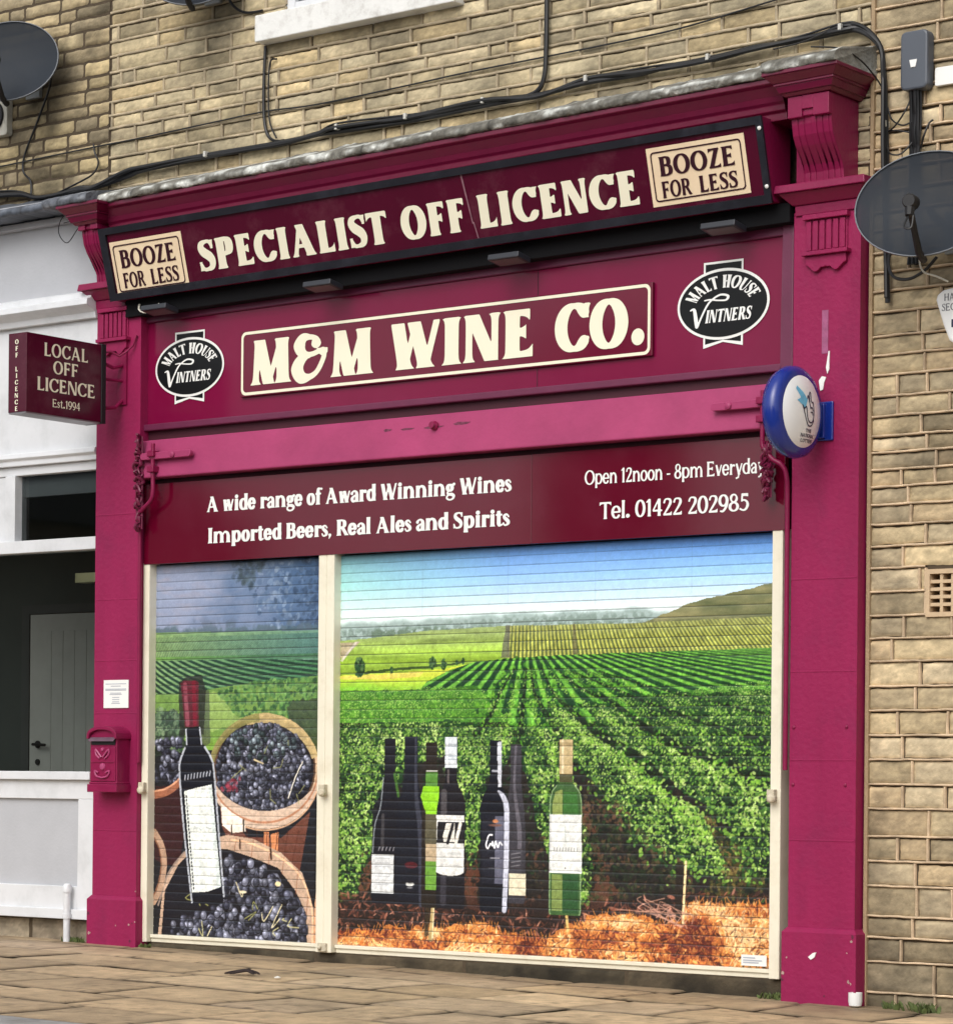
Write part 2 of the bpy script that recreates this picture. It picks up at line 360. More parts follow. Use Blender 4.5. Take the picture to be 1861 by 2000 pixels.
    if ch == 'w':
        p.stem(L - .02, X, .28, 0, T * .95, 0, .9).stem(.46, X, .28, 0, t * 1.1, 0, 0).stem(.43, X, .62, 0, T * .95, 0, .6).stem(.86 - sf, X, .62, 0, t * 1.2, 0, .9); return p, .88
    if ch == 'y':
        p.stem(L - .02, X, .33, 0, T, 0, .9).stem(.60 - sf, X, .24, -.24, t * 1.3, 0, .8).curve([(.24, -.2), (.12, -.24)], False, [t, T * .8]); return p, .60
    # figures
    if ch == '0': p.curve(ring(.31, .5, .31 - h * .9, .51 - v), True); return p, .62
    if ch == '1': p.stem(.24, 0, .24, 1, T, .9, 0); p.curve([(.24, .97), (.08, .84)], False, [t * 1.3, t * .8]); return p, .42
    if ch == '2':
        p.curve([(.10, .76), (.16, .92), (.30, 1 - v), (.45, .90), (.47, .72), (.36, .48), (.10, .07)], False, [T * .7, t, t, T * .8, T, T * .8, t]); p.arm(.05, .56, 0, 1, .14, t * 1.3); return p, .60
    if ch == '4':
        p.stem(.42, 0, .42, 1, T, .7, 0); p.curve([(.38, .96), (.06, .34)], False, [t, t]); p.arm(.03, .60, .26, 1, 0, t * 1.2); return p, .62
    if ch == '5':
        p.arm(.14, .52, 1, -1, .05, t * 1.7); p.stem(.16, .54, .18, .97, t * 1.1, 0, 0)
        p.curve([(.15, .57), (.30, .62), (.46, .50), (.49, .30), (.38, .09), (.22, v), (.07, .12)], False, [t, t, T * .8, T, T * .8, t, T * .7]); return p, .60
    if ch == '8':
        p.curve(ring(.31, .75, .235 - h * .8, .26 - v), True, [T * .8, t, t, t, T * .7, T * .9] * 2); p.curve(ring(.31, .27, .29 - h * .8, .28 - v), True); return p, .62
    if ch == '9':
        p.curve(ring(.30, .66, .29 - h * .9, .35 - v), True); p.curve([(.52, .66), (.48, .34), (.30, .06), (.14, v + .01)], False, [T, T * .9, t * 1.4, t]); return p, .60
    return glyph('I', T, t, sf)

_gl = {}
def glyph_polys(ch, style, res):
    key = (ch, style, res)
    if key in _gl: return _gl[key]
    p, adv = glyph(ch, *style)
    x0, x1, y0, y1 = -.12, adv + .16, -.34, 1.14
    nx, ny = int((x1 - x0) * res) + 1, int((y1 - y0) * res) + 1
    xs, ys = np.linspace(x0, x1, nx), np.linspace(y0, y1, ny)
    XX, YY = np.meshgrid(xs, ys)
    F = p.field(XX, YY) if p.ops else np.full(XX.shape, 9.)
    polys = []
    I = F < 0
    for j in range(ny - 1):
        run = None
        for i in range(nx - 1):
            c = I[j, i] + 0 + I[j, i + 1] + I[j + 1, i + 1] + I[j + 1, i]
            if c == 4:
                if run is None: run = i
                continue
            if run is not None:
                polys.append([(xs[run], ys[j]), (xs[i], ys[j]), (xs[i], ys[j + 1]), (xs[run], ys[j + 1])]); run = None
            if c == 0: continue
            q = [(xs[i], ys[j], F[j, i]), (xs[i + 1], ys[j], F[j, i + 1]), (xs[i + 1], ys[j + 1], F[j + 1, i + 1]), (xs[i], ys[j + 1], F[j + 1, i])]
            o = []
            for a in range(4):
                A, B = q[a], q[(a + 1) % 4]
                if A[2] < 0: o.append(A[:2])
                if (A[2] < 0) != (B[2] < 0):
                    k = A[2] / (A[2] - B[2]); o.append((A[0] + (B[0] - A[0]) * k, A[1] + (B[1] - A[1]) * k))
            if len(o) > 2: polys.append(o)
        if run is not None:
            polys.append([(xs[run], ys[j]), (xs[-1], ys[j]), (xs[-1], ys[j + 1]), (xs[run], ys[j + 1])])
    _gl[key] = (polys, adv)
    return _gl[key]

def lay_text(txt, style, res, track=.05):
    """-> polygons in text space (cap height 1) and total width"""
    x, out = 0., []
    for ch in txt:
        pl, adv = glyph_polys(ch, style, res)
        out += [[(a + x, b) for a, b in q] for q in pl]
        x += adv + track
    return out, x - track
BOLD = (.235, .085, .055); HEAVY = (.26, .085, .05); MED = (.185, .075, .05); BOOK = (.145, .07, .045)
# ---------------------------------------------------------------- painter for the printed shutters
def vnoise(x, y, seed=0):
    xi, yi = np.floor(x).astype(np.int64), np.floor(y).astype(np.int64)
    fx, fy = x - xi, y - yi; fx = fx * fx * (3 - 2 * fx); fy = fy * fy * (3 - 2 * fy)
    def h(a, b):
        n = (a * 374761393 + b * 668265263 + seed * 2147483647) & 0xffffffff
        n = ((n ^ (n >> 13)) * 1274126177) & 0xffffffff
        return ((n ^ (n >> 16)) & 0xffff) / 65535.
    return (h(xi, yi) * (1 - fx) + h(xi + 1, yi) * fx) * (1 - fy) + (h(xi, yi + 1) * (1 - fx) + h(xi + 1, yi + 1) * fx) * fy
def fbm(x, y, o=4, seed=0):
    s, a = 0., .5
    for i in range(o):
        s = s + a * vnoise(x * 2 ** i, y * 2 ** i, seed + i * 17); a *= .5
    return s / (1 - .5 ** o)
def inside(pts, X, Y):
    r = np.zeros(X.shape, bool); n = len(pts); j = n - 1
    for i in range(n):
        (xi, yi), (xj, yj) = pts[i], pts[j]
        if yi != yj:
            r ^= ((yi > Y) != (yj > Y)) & (X < (xj - xi) * (Y - yi) / (yj - yi) + xi)
        j = i
    return r

class Canvas:
    """printed picture on a curtain: s,t in 0..1, W x H metres, sRGB 0..255"""
    def __init__(s, W, H, nx, nz):
        s.W, s.H, s.nx, s.nz = W, H, nx, nz
        s.S, s.T = np.meshgrid(np.linspace(0, 1, nx), np.linspace(0, 1, nz))
        s.img = np.zeros((nz, nx, 3)); s.rng = np.random.default_rng(5)
    def fill(s, mask, col, a=1.):
        m = (mask * a)[..., None] if not np.isscalar(mask) else mask
        s.img = s.img * (1 - m) + np.array(col, float) * m
    def poly(s, pts, col, a=1., rag=0., seed=3):
        X, Y = s.S, s.T
        if rag:
            X = X + (fbm(s.S * s.W * 14, s.T * s.H * 14, 3, seed) - .5) * rag; Y = Y + (fbm(s.S * s.W * 14 + 50, s.T * s.H * 14, 3, seed) - .5) * rag
        m = inside(pts, X, Y); s.fill(m, col, a); return m
    def blob(s, cs, ct, rs, rt, col, a=1., ang=0.):
        """one ellipse, radii in metres"""
        cx, cy = cs * (s.nx - 1), ct * (s.nz - 1); px, pz = (s.nx - 1) / s.W, (s.nz - 1) / s.H
        R = max(rs, rt); ix, iz = int(R * px) + 2, int(R * pz) + 2
        x0, x1, y0, y1 = max(0, int(cx) - ix), min(s.nx, int(cx) + ix + 2), max(0, int(cy) - iz), min(s.nz, int(cy) + iz + 2)
        if x0 >= x1 or y0 >= y1: return
        dx = (np.arange(x0, x1) - cx)[None, :] / px; dy = (np.arange(y0, y1) - cy)[:, None] / pz
        if ang:
            c, n = math.cos(ang), math.sin(ang); dx, dy = dx * c + dy * n, dy * c - dx * n
        d = np.sqrt((dx / rs) ** 2 + (dy / rt) ** 2)
        m = (np.clip((1 - d) * min(rs, rt) * px + .5, 0, 1) * a)[..., None]
        v = s.img[y0:y1, x0:x1]; v += (np.asarray(col, float) - v) * m
    def stroke(s, pts, w, col, a=1., n=5):
        P, Wd = spline([(x * s.W, y * s.H) for x, y in pts], False, w if isinstance(w, list) else [w] * len(pts), 1, 1, n)
        X, Y = s.S * s.W, s.T * s.H; e = s.W / s.nx
        x0, x1 = P[:, 0].min() - Wd.max(), P[:, 0].max() + Wd.max(); y0, y1 = P[:, 1].min() - Wd.max(), P[:, 1].max() + Wd.max()
        i0, i1 = max(0, int(x0 / s.W * s.nx) - 1), min(s.nx, int(x1 / s.W * s.nx) + 2); j0, j1 = max(0, int(y0 / s.H * s.nz) - 1), min(s.nz, int(y1 / s.H * s.nz) + 2)
        if i0 >= i1 or j0 >= j1: return
        X, Y = X[j0:j1, i0:i1], Y[j0:j1, i0:i1]; g = np.full(X.shape, 9.)
        for i in range(len(P) - 1):
            A, d = P[i], P[i + 1] - P[i]; k = np.clip(((X - A[0]) * d[0] + (Y - A[1]) * d[1]) / (d @ d + 1e-9), 0, 1)
            g = np.minimum(g, np.hypot(X - A[0] - d[0] * k, Y - A[1] - d[1] * k) - (Wd[i] + (Wd[i + 1] - Wd[i]) * k) / 2)
        m = (np.clip(.5 - g / e, 0, 1) * a)[..., None]; v = s.img[j0:j1, i0:i1]; v += (np.array(col, float) - v) * m
    def scatter(s, pts, n, rng_r, cols, asp=(.5, 1.), a=.9, lo=0., key=None, light=None):
        """leaves / straw / grapes spread through a polygon"""
        P = np.array(pts); x0, y0 = P.min(0); x1, y1 = P.max(0)
        q = s.rng.random((n * 3, 2)) * (x1 - x0, y1 - y0) + (x0, y0)
        q = q[inside(pts, q[:, 0], q[:, 1])][:n]
        if key is not None: q = q[np.argsort(-q[:, 1])]
        for (x, y) in q:
            k = key(x, y) if key is not None else 1.
            r = s.rng.uniform(*rng_r) * k
            b = s.rng.random() if light is None else np.clip(light(x, y) + s.rng.normal(0, .22), 0, .999)
            c = np.array(cols[int(b * len(cols))]) * s.rng.uniform(.85, 1.12)
            s.blob(x, y, r, r * s.rng.uniform(*asp), np.clip(c, 0, 255), a, s.rng.uniform(0, 3.14))
    def finish(s, pitch):
        rg = np.random.default_rng(3); k = fbm(s.S * s.W * 55, s.T * s.H * 55, 3, 77)[..., None]
        c = np.clip((s.img - 128) * 1.06 + 128, 0, 255) * (1 + (.28 - .20 * (s.T > .81))[..., None] * (k - .5)) + rg.normal(0, 1, s.img.shape[:2])[..., None] * (7 - 4 * (s.T > .81))[..., None]
        c = np.clip(c, 0, 255)
        z = s.T * s.H; ph = (z / pitch) % 1
        g = np.clip(1 - np.minimum(ph, 1 - ph) / .045, 0, 1)[..., None]
        c = c * (1 - .62 * g) + np.array([50, 56, 60]) * .62 * g        # unprinted metal in the slat joints
        lin = np.where(c / 255 <= .04045, c / 255 / 12.92, ((c / 255 + .055) / 1.055) ** 2.4)
        return lin * MURAL_GAIN

LEAF = [(18, 32, 24), (30, 54, 32), (48, 82, 40), (74, 114, 50), (108, 150, 60), (146, 182, 84), (184, 208, 124)]
SUN = [(28, 62, 26), (48, 96, 32), (76, 132, 40), (108, 166, 52), (142, 192, 76), (178, 210, 116)]
def lerp(a, b, k): return np.array(a, float) + (np.array(b, float) - np.array(a, float)) * k

def rows_ground(c, s0, tv, gaps, top, bot, dark, light, hw=.30):
    """vine rows fanning out from a vanishing point"""
    S, T = c.S, c.T
    r = (S - s0) / np.maximum(tv - T, .004)
    best = np.full(S.shape, 9.); gap = np.full(S.shape, 1.)
    for i, g in enumerate(gaps):
        w = min(abs(g - gaps[i - 1]) if i else 9, abs(gaps[i + 1] - g) if i + 1 < len(gaps) else 9)
        d = np.abs(r - g) / w; m = d < best; best = np.where(m, d, best)
    k = np.clip((best - hw * .55) / (hw * .5), 0, 1)
    n = fbm(S * c.W * 60, T * c.H * 60, 3, 8)
    k = np.clip(k + (n - .5) * .5, 0, 1)
    mask = (T < top) & (T > bot)
    col = np.array(dark)[None, None] * (1 - k[..., None]) + np.array(light)[None, None] * (k[..., None]) * (.75 + .5 * n[..., None])
    c.img = np.where(mask[..., None], col, c.img)

def paint_vineyard(W, H, nx, nz):
    c = Canvas(W, H, nx, nz); S, T = c.S, c.T; mx, mz = S * W, T * H
    # sky; its darker top tones also hold shade from the board above
    top = np.where(S[..., None] < .42, lerp((112, 160, 172), (92, 140, 204), np.clip(S / .42, 0, 1)[..., None]), lerp((92, 140, 204), (76, 126, 200), np.clip((S - .42) / .58, 0, 1)[..., None]))
    mid = np.where(S[..., None] < .42, lerp((160, 212, 208), (150, 190, 236), np.clip(S / .42, 0, 1)[..., None]), lerp((150, 190, 236), (150, 196, 238), np.clip((S - .42) / .58, 0, 1)[..., None]))
    low = lerp((218, 236, 232), (226, 238, 240), S[..., None])
    k = np.clip((T - .84) / .16, 0, 1)[..., None]
    c.img = np.where(k > .5, mid + (top - mid) * (k - .5) * 2, low + (mid - low) * k * 2)
    # far tree line in the haze
    n = fbm(mx * 9, mz * 14, 4, 1); n2 = fbm(mx * 40, mz * 40, 3, 2)
    line = np.interp(S, [0, .2, .4, .7, .75], [.826, .832, .842, .845, .83])
    c.img += (np.array((150, 168, 164)) - c.img) * np.clip((line + (n - .5) * .022 - T) / .012, 0, 1)[..., None] * .9
    c.img += (np.array((112, 130, 120)) - c.img) * (np.clip((line - .014 - T + (n2 - .5) * .03) / .01, 0, 1) * (n2 > .42))[..., None] * .6
    c.img += (np.array((92, 112, 92)) - c.img) * (np.clip((.802 + (n2 - .4) * .03 - T) / .006, 0, 1) * (S > .08))[..., None] * .7
    # hill
    m = c.poly([(.70, .80), (.734, .811), (.775, .828), (.815, .843), (.851, .856), (.89, .862), (.923, .871), (1.01, .893), (1.01, .79), (.70, .79)], (112, 116, 76), 1, .012)
    c.img = np.where(m[..., None], lerp((78, 88, 58), (142, 138, 98), np.clip(fbm(mx * 7, mz * 26, 4, 4) * 1.3 + (T - .84) * 2, 0, 1)[..., None]), c.img)
    # far fields
    ftop = np.interp(S, [0, .08, .21, .405, .7, 1], [.781, .786, .8, .806, .803, .808]); f = T < ftop
    n3 = fbm(mx * 3, mz * 34, 3, 6)
    fld = lerp((150, 184, 64), (158, 176, 112), np.clip((T - .73) / .07, 0, 1)[..., None]) * (.72 + .5 * n3[..., None])
    c.img = np.where(f[..., None], fld, c.img)
    ph = (S - .45) / (1.45 - T) * 78; st = .5 + .5 * np.cos(ph * 2 * np.pi)
    strip = lerp((84, 98, 54), (192, 192, 92), np.clip(st * 1.1 - .1, 0, 1)[..., None]); strip = lerp(strip, (150, 152, 108), np.clip((T - .77) / .05, 0, 1)[..., None] * .6)
    strip = strip * (.8 + .4 * n2[..., None]); c.img = np.where((f & (S > .41))[..., None], strip, c.img)
    c.poly([(.560, .806), (.566, .806), (.572, .73), (.560, .73)], (96, 92, 66), .7, .004)
    c.poly([(.405, .807), (.416, .807), (.416, .727), (.396, .727)], (98, 98, 86), .8, .004)
    c.poly([(0, .735), (0, .775), (.05, .778), (.012, .74)], (176, 160, 138), .9, .004); c.poly([(0, .73), (.038, .778), (.045, .778), (.006, .728)], (206, 198, 184), .9)
    # near-left yellow field, hedge and little trees
    m = T < np.interp(S, [0, .1, .25, .33], [.692, .695, .703, .715]); m &= S < .42
    c.img = np.where((m & (T > .6))[..., None], lerp((196, 206, 70), (124, 190, 56), np.clip((.69 - T) / .05 + (n3 - .5), 0, 1)[..., None]), c.img)
    c.poly([(0, .689), (.21, .696), (.20, .684), (.10, .680), (0, .682)], (214, 196, 96), .9, .006)
    c.poly([(.06, .692), (.12, .700), (.23, .705), (.31, .717), (.31, .722), (.22, .712), (.13, .708), (.06, .700)], (50, 70, 34), .9, .008)
    for x, y, r in ((.049, .712, .052), (.231, .718, .034), (.258, .715, .028), (.13, .703, .018), (.305, .722, .016), (.29, .719, .014)):
        for i in range(60):
            a, q = c.rng.uniform(0, 6.28), math.sqrt(c.rng.random()) * r
            c.blob(x + q * .62 * math.cos(a) / W, y + q * math.sin(a) / H, r * .2, r * .2, [(30, 58, 30), (56, 88, 48), (40, 74, 44), (84, 112, 66)][c.rng.integers(4)])
    # the fan of rows over the rise
    rtop = np.interp(S, [0, .19, .217, .275, .333, .406, .532, .704, .85, 1], [.60, .64, .672, .701, .719, .726, .731, .733, .735, .736])
    gaps = [-4.6, -3.9, -3.25, -2.65, -2.1, -1.6, -1.1, -.57, -.05, .38, .92, 1.5, 2.15, 2.85, 3.6, 4.4, 5.3, 6.3, 7.5, 8.9, 10.6, 12.6, 15]
    gp = [-.02]
    while gp[-1] < 9: gp.append(gp[-1] + min(.19 + .055 * abs(gp[-1]), .62))
    lo = [-.02]
    while lo[-1] > -9: lo.append(lo[-1] - min(.19 + .055 * abs(lo[-1]), .62))
    gp = sorted(set(gp + lo)); before = c.img.copy()
    rows_ground(c, .45, .80, gp, 2, .53, (24, 60, 34), (110, 172, 64), .36)
    rr_ = np.abs(S - .45) / np.maximum(.80 - T, .01); fade = np.clip((rr_ - 4.2) / 3, 0, 1)[..., None] * .75
    c.img = c.img * (1 - fade) + lerp((66, 112, 52), (116, 164, 66), fbm(mx * 16, mz * 60, 3, 19)[..., None]) * fade
    c.img = np.where(((T < rtop) & (S > .18))[..., None], c.img, before)
    m = (T < np.interp(S, [0, .34, .42, .5, .6, .75, 1], [.655, .655, .565, .55, .565, .625, .66]) + (n - .5) * .03)
    c.img = np.where(m[..., None], lerp((40, 84, 32), (104, 160, 56), n2[..., None]), c.img)
    c.img = np.where((m & (T < .57))[..., None], lerp((30, 30, 30), (48, 40, 36), n2[..., None]), c.img)
    # brown soil patches between the rows
    c.poly([(.585, .34), (.615, .34), (.665, .14), (.60, .10)], (124, 74, 52), .5, .06); c.poly([(.31, .28), (.35, .28), (.35, .10), (.315, .1)], (122, 70, 50), .6, .05)
    c.poly([(.86, .25), (.93, .26), (.96, .18), (.88, .16)], (110, 84, 44), .45, .04); c.poly([(.055, .22), (.085, .22), (.075, .14), (.05, .13)], (140, 86, 60), .6, .05)
    size = lambda x, y: np.clip(.20 + (.66 - y) * 2.3, .25, 1.)
    G = np.array([-.57, -.05, .38, .92, 1.5, 2.15, 2.85])
    def lit(x, y):
        r = (x - .45) / (.762 - y); d = np.abs(G - r).min()
        return np.clip(.50 + .5 * (d - .14) * (1.6 if x > .4 else .3), .1, .7) + (.08 if y > .5 else 0)
    band = [(0, .66), (.30, .66), (.37, .645), (.43, .57), (.52, .555), (.60, .575), (.70, .615), (.82, .645), (1, .665), (1, .50), (.60, .53), (.52, .52), (.40, .53), (0, .53)]
    c.scatter(band, 9000, (.006, .012), SUN, key=size, light=lambda x, y: lit(x, y) + .08 - .34 * np.clip((.63 - y) / .09, 0, 1))
    # dark alleys
    for pts, w in (([(.455, .70), (.449, .63), (.443, .56), (.438, .50)], [.012, .03, .05, .06]), ([(.466, .70), (.474, .64), (.506, .58), (.534, .53), (.57, .46)], [.012, .022, .05, .08, .12]),
                   ([(.426, .70), (.39, .634), (.374, .592), (.33, .537)], [.01, .018, .03, .045]), ([(.489, .70), (.521, .632), (.56, .59), (.62, .535), (.699, .489), (.77, .41)], [.012, .022, .03, .05, .08, .12]),
                   ([(.54, .70), (.60, .645), (.655, .618), (.741, .54), (.818, .497), (.90, .467), (1, .43)], [.01, .014, .02, .04, .06, .07, .09]), ([(.60, .69), (.72, .63), (.86, .57), (1, .52)], [.008, .012, .016, .02])):
        c.stroke(pts, [q * .42 for q in w], (24, 32, 24), .75)
        for i in range(len(pts) * 26):
            k = c.rng.random() * (len(pts) - 1.01); q = lerp(pts[int(k)], pts[int(k) + 1], k % 1); c.blob(q[0] + c.rng.normal(0, .012), q[1] + c.rng.normal(0, .014), .012, .009, SUN[c.rng.integers(0, 4)], .8, c.rng.uniform(0, 3))
    big = dict(key=size)
    c.scatter([(0, .56), (1, .56), (1, .24), (.6, .2), (.3, .2), (0, .16)], 2600, (.006, .015), [(18, 24, 20), (28, 44, 28), (44, 64, 40), (70, 92, 58)], asp=(.35, .9), light=lambda x, y: .30)
    P = [([(0, .56), (.16, .57), (.30, .57), (.29, .50), (.16, .45), (.11, .34), (.09, .26), (.06, .20), (.045, .13), (0, .11)], 1900),
         ([(.27, .56), (.43, .56), (.41, .47), (.36, .43), (.345, .27), (.33, .21), (.315, .25), (.315, .38), (.28, .45)], 900),
         ([(.445, .56), (.52, .55), (.545, .47), (.57, .42), (.595, .30), (.61, .21), (.60, .13), (.58, .12), (.52, .22), (.48, .34), (.455, .45)], 900),
         ([(.66, .63), (1, .64), (1, .44), (.92, .462), (.84, .49), (.77, .535), (.70, .59)], 1500),
         ([(.57, .62), (.65, .605), (.74, .528), (.82, .485), (.90, .452), (1, .415), (1, .20), (.965, .21), (.935, .27), (.905, .325), (.85, .38), (.78, .425), (.71, .492), (.64, .545)], 1700),
         ([(.50, .62), (.56, .59), (.62, .53), (.70, .47), (.77, .40), (.835, .365), (.865, .31), (.885, .26), (.905, .215), (.86, .21), (.80, .235), (.755, .265), (.69, .30), (.645, .385), (.575, .475), (.535, .53)], 2400)]
    cl = lambda x, y: 1.1 * (float(fbm(np.array([x * 46.]), np.array([y * 34.]), 2, 5)[0]) - .5)
    def shade(i):
        if i == 5: return lambda x, y: .66 - 2.6 * max(0, np.interp(x, [.5, .56, .62, .70, .77, .835, .865, .885, .905], [.62, .59, .53, .47, .40, .365, .31, .26, .215]) - y - .01) + cl(x, y)
        if i == 4: return lambda x, y: .64 - 2.2 * max(0, np.interp(x, [.57, .65, .74, .82, .90, 1], [.62, .605, .528, .485, .452, .415]) - y - .01) + cl(x, y)
        if i == 3: return lambda x, y: .42 + 1.0 * (y - .5) + cl(x, y)
        return lambda x, y: .44 + .26 * np.clip((y - .40) / .16, 0, 1) + cl(x, y)
    for i, (pts, k) in enumerate(P):
        c.poly(pts, (30, 62, 32), .9, .03)
        c.scatter(pts, int(k * 1.9), (.009, .021), LEAF, light=shade(i), asp=(.35, .9), **big)
        c.scatter(pts, k // 2, (.006, .013), LEAF[:2], light=lambda x, y: .5, **big)
        c.scatter(pts, int(k * .55), (.005, .011), LEAF[3:], light=lambda x, y: .55, asp=(.35, .9), **big)
    for pts, w in (([(.455, .70), (.449, .63), (.443, .56), (.440, .50)], [.010, .022, .04, .045]), ([(.466, .70), (.474, .64), (.506, .58), (.534, .535)], [.010, .02, .036, .04]), ([(.426, .70), (.39, .634), (.374, .592), (.335, .54)], [.009, .018, .028, .034]),
                   ([(.489, .70), (.521, .635), (.56, .595), (.62, .54), (.70, .49), (.77, .425)], [.009, .018, .028, .042, .05, .06]), ([(.52, .70), (.58, .65), (.655, .61), (.741, .545), (.82, .502), (.9, .47), (1, .432)], [.008, .013, .022, .034, .04, .044, .05]),
                   ([(.56, .69), (.66, .645), (.76, .60), (.88, .555), (1, .515)], [.007, .012, .018, .022, .026]), ([(.62, .69), (.74, .65), (.88, .61), (1, .58)], [.006, .009, .012, .015])):
        c.stroke(pts, w, (20, 30, 22), .78)
        for i in range(len(pts) * 26):
            k = c.rng.random() * (len(pts) - 1.01); q = lerp(pts[int(k)], pts[int(k) + 1], k % 1); s_ = np.interp(q[1], [.45, .7], [.016, .005])
            c.blob(q[0] + c.rng.normal(0, s_ * .55), q[1] + c.rng.normal(0, s_ * .6), s_ * .75, s_ * .5, (LEAF + SUN)[c.rng.integers(0, 11)], .85, c.rng.uniform(0, 3))
    for pts in ([(.477, .70), (.497, .635), (.535, .58), (.59, .535), (.66, .485), (.74, .42), (.80, .362), (.86, .30)], [(.505, .70), (.545, .645), (.61, .595), (.70, .54), (.80, .485), (.90, .448), (1, .41)], [(.54, .695), (.62, .648), (.72, .595), (.84, .545), (1, .49)], [(.59, .69), (.70, .648), (.84, .60), (1, .56)],
                [(.46, .70), (.466, .63), (.482, .56), (.51, .50), (.545, .43)], [(.44, .70), (.424, .63), (.41, .56), (.395, .49)]):
        for i in range(len(pts) * 46):
            k = c.rng.random() * (len(pts) - 1.01); q = lerp(pts[int(k)], pts[int(k) + 1], k % 1); s_ = np.interp(q[1], [.35, .7], [.022, .006])
            c.blob(q[0] + c.rng.normal(0, s_ * .4), q[1] + c.rng.normal(0, s_ * .5), s_ * c.rng.uniform(.3, .6), s_ * c.rng.uniform(.2, .4), [(128, 176, 62), (150, 194, 78), (110, 160, 54), (172, 208, 104)][c.rng.integers(4)], .85, c.rng.uniform(0, 3))
    for x, y in ((.205, .84), (.41, .86), (.61, .85), (.82, .87)): c.stroke([(x, 1.), (x, y)], .005, (88, 112, 140), .16, 2)
    for pts, k, pal in (([(.60, .44), (.66, .385), (.73, .30), (.80, .25), (.84, .17), (.60, .14), (.575, .3)], 1000, [(20, 26, 22), (34, 44, 30), (52, 62, 40), (78, 70, 50), (96, 70, 54)]), ([(.84, .37), (.93, .28), (.98, .2), (.98, .15), (.84, .16), (.90, .24)], 520, [(24, 30, 24), (44, 54, 34), (84, 78, 44), (120, 104, 60)]),
                        ([(.05, .25), (.35, .25), (.50, .30), (.50, .12), (.05, .12)], 700, [(24, 24, 24), (44, 44, 34), (74, 58, 46), (96, 66, 52)])):
        c.scatter(pts, k, (.006, .016), pal, asp=(.3, .8), a=.75, light=lambda x, y: .5 + 1.4 * (float(fbm(np.array([x * 30.]), np.array([y * 30.]), 2, 61)[0]) - .5))
    for hb in ([(.60, .45), (.655, .385), (.73, .295), (.80, .245), (.90, .21)], [(.84, .385), (.905, .32), (.94, .26), (.965, .205)]):
        for i in range(150):
            k = c.rng.random() * (len(hb) - 1.01); q = lerp(hb[int(k)], hb[int(k) + 1], k % 1); r_ = c.rng.uniform(.006, .016)
            c.blob(q[0] + c.rng.normal(-.004, .012), q[1] - abs(c.rng.normal(0, .022)), r_, r_ * .6, LEAF[c.rng.integers(1, 6)], .9, c.rng.uniform(0, 3))
    # mulch, twigs and straw
    stp = np.interp(S, [0, .13, .19, .28, .35, .435, .525, .55, .61, .695, .77, .83, .9, 1], [.035, .047, .05, .06, .075, .047, .045, .066, .1, .112, .09, .145, .145, .15])
    mul = [(0, .14), (.09, .125), (.2, .11), (.5, .11), (.6, .13), (.7, .15), (.8, .17), (1, .18), (1, .0), (0, .0)]
    c.img = np.where(((T < .135) & (n > .35))[..., None], c.img * .5 + np.array((46, 32, 30)) * .5, c.img)
    c.scatter(mul, 1500, (.008, .026), [(30, 24, 26), (66, 44, 40), (104, 62, 50), (150, 98, 80), (188, 134, 112)], asp=(.12, .35), light=lambda x, y: .44)
    zone = [(0, .035), (.13, .047), (.19, .05), (.28, .06), (.35, .075), (.435, .047), (.525, .045), (.55, .066), (.61, .1), (.695, .112), (.77, .09), (.83, .145), (.9, .145), (1, .15), (1, 0), (0, 0)]
    c.poly(zone, (186, 116, 64), .95, .04)
    c.scatter(zone, 5200, (.006, .019), [(96, 44, 38), (150, 76, 48), (196, 114, 60), (222, 146, 76), (234, 172, 104), (242, 202, 148)], asp=(.15, .4), light=lambda x, y: .56 + 1.9 * (float(fbm(np.array([x * 13.]), np.array([y * 22.]), 3, 11)[0]) - .5))
    c.scatter(zone, 520, (.005, .015), [(60, 34, 32), (96, 52, 44), (124, 70, 56)], asp=(.12, .35), a=.8, light=lambda x, y: .3 + 3. * (float(fbm(np.array([x * 11.]), np.array([y * 26.]), 3, 51)[0]) - .5))
    for x in np.linspace(.02, .99, 120):
        y = np.interp(x, [p[0] for p in zone[:14]], [p[1] for p in zone[:14]]); c.stroke([(x, y - .01), (x + c.rng.normal(0, .006), y + c.rng.uniform(.004, .02))], .004, (232, 150, 70), .8, 2)
    c.stroke([(.237, .11), (.234, .06), (.232, .026)], .022, (184, 160, 110)); c.stroke([(.24, .11), (.237, .03)], .008, (226, 214, 170)); c.stroke([(.225, .10), (.222, .04)], .03, (60, 50, 36), .8)
    c.stroke([(.552, .10), (.555, .066)], .017, (206, 178, 112)); c.stroke([(.80, .23), (.797, .11)], .045, (40, 34, 30), .9); c.stroke([(.813, .24), (.81, .16), (.808, .096)], .014, (236, 210, 160))
    for i in range(16): c.stroke([(.79 + c.rng.normal(0, .02), .10 + c.rng.normal(0, .01)), (.775 + c.rng.normal(0, .03), .125 + c.rng.normal(0, .012)), (.77 + c.rng.normal(0, .04), .13 + c.rng.normal(0, .015))], .005, (196, 150, 130), .8, 3)
    # bottles -----------------------------------------------------------------
    def bottle(cx, top, ytop, sh, base, nw, bw, col, edge=None, bord=True):
        """cx, ytop: neck top; sh: shoulder start/end; nw,bw half widths (in s)"""
        s1, s2 = sh
        pr = [(nw, ytop), (nw, s1), (nw + (bw - nw) * .25, s1 - (s1 - s2) * .25), (nw + (bw - nw) * .75, s1 - (s1 - s2) * .6), (bw, s2), (bw, base + .006), (bw * .92, base)]
        pts = [(cx - a, b) for a, b in pr] + [(cx + a, b) for a, b in reversed(pr)]
        c.poly(pts, col); return pts
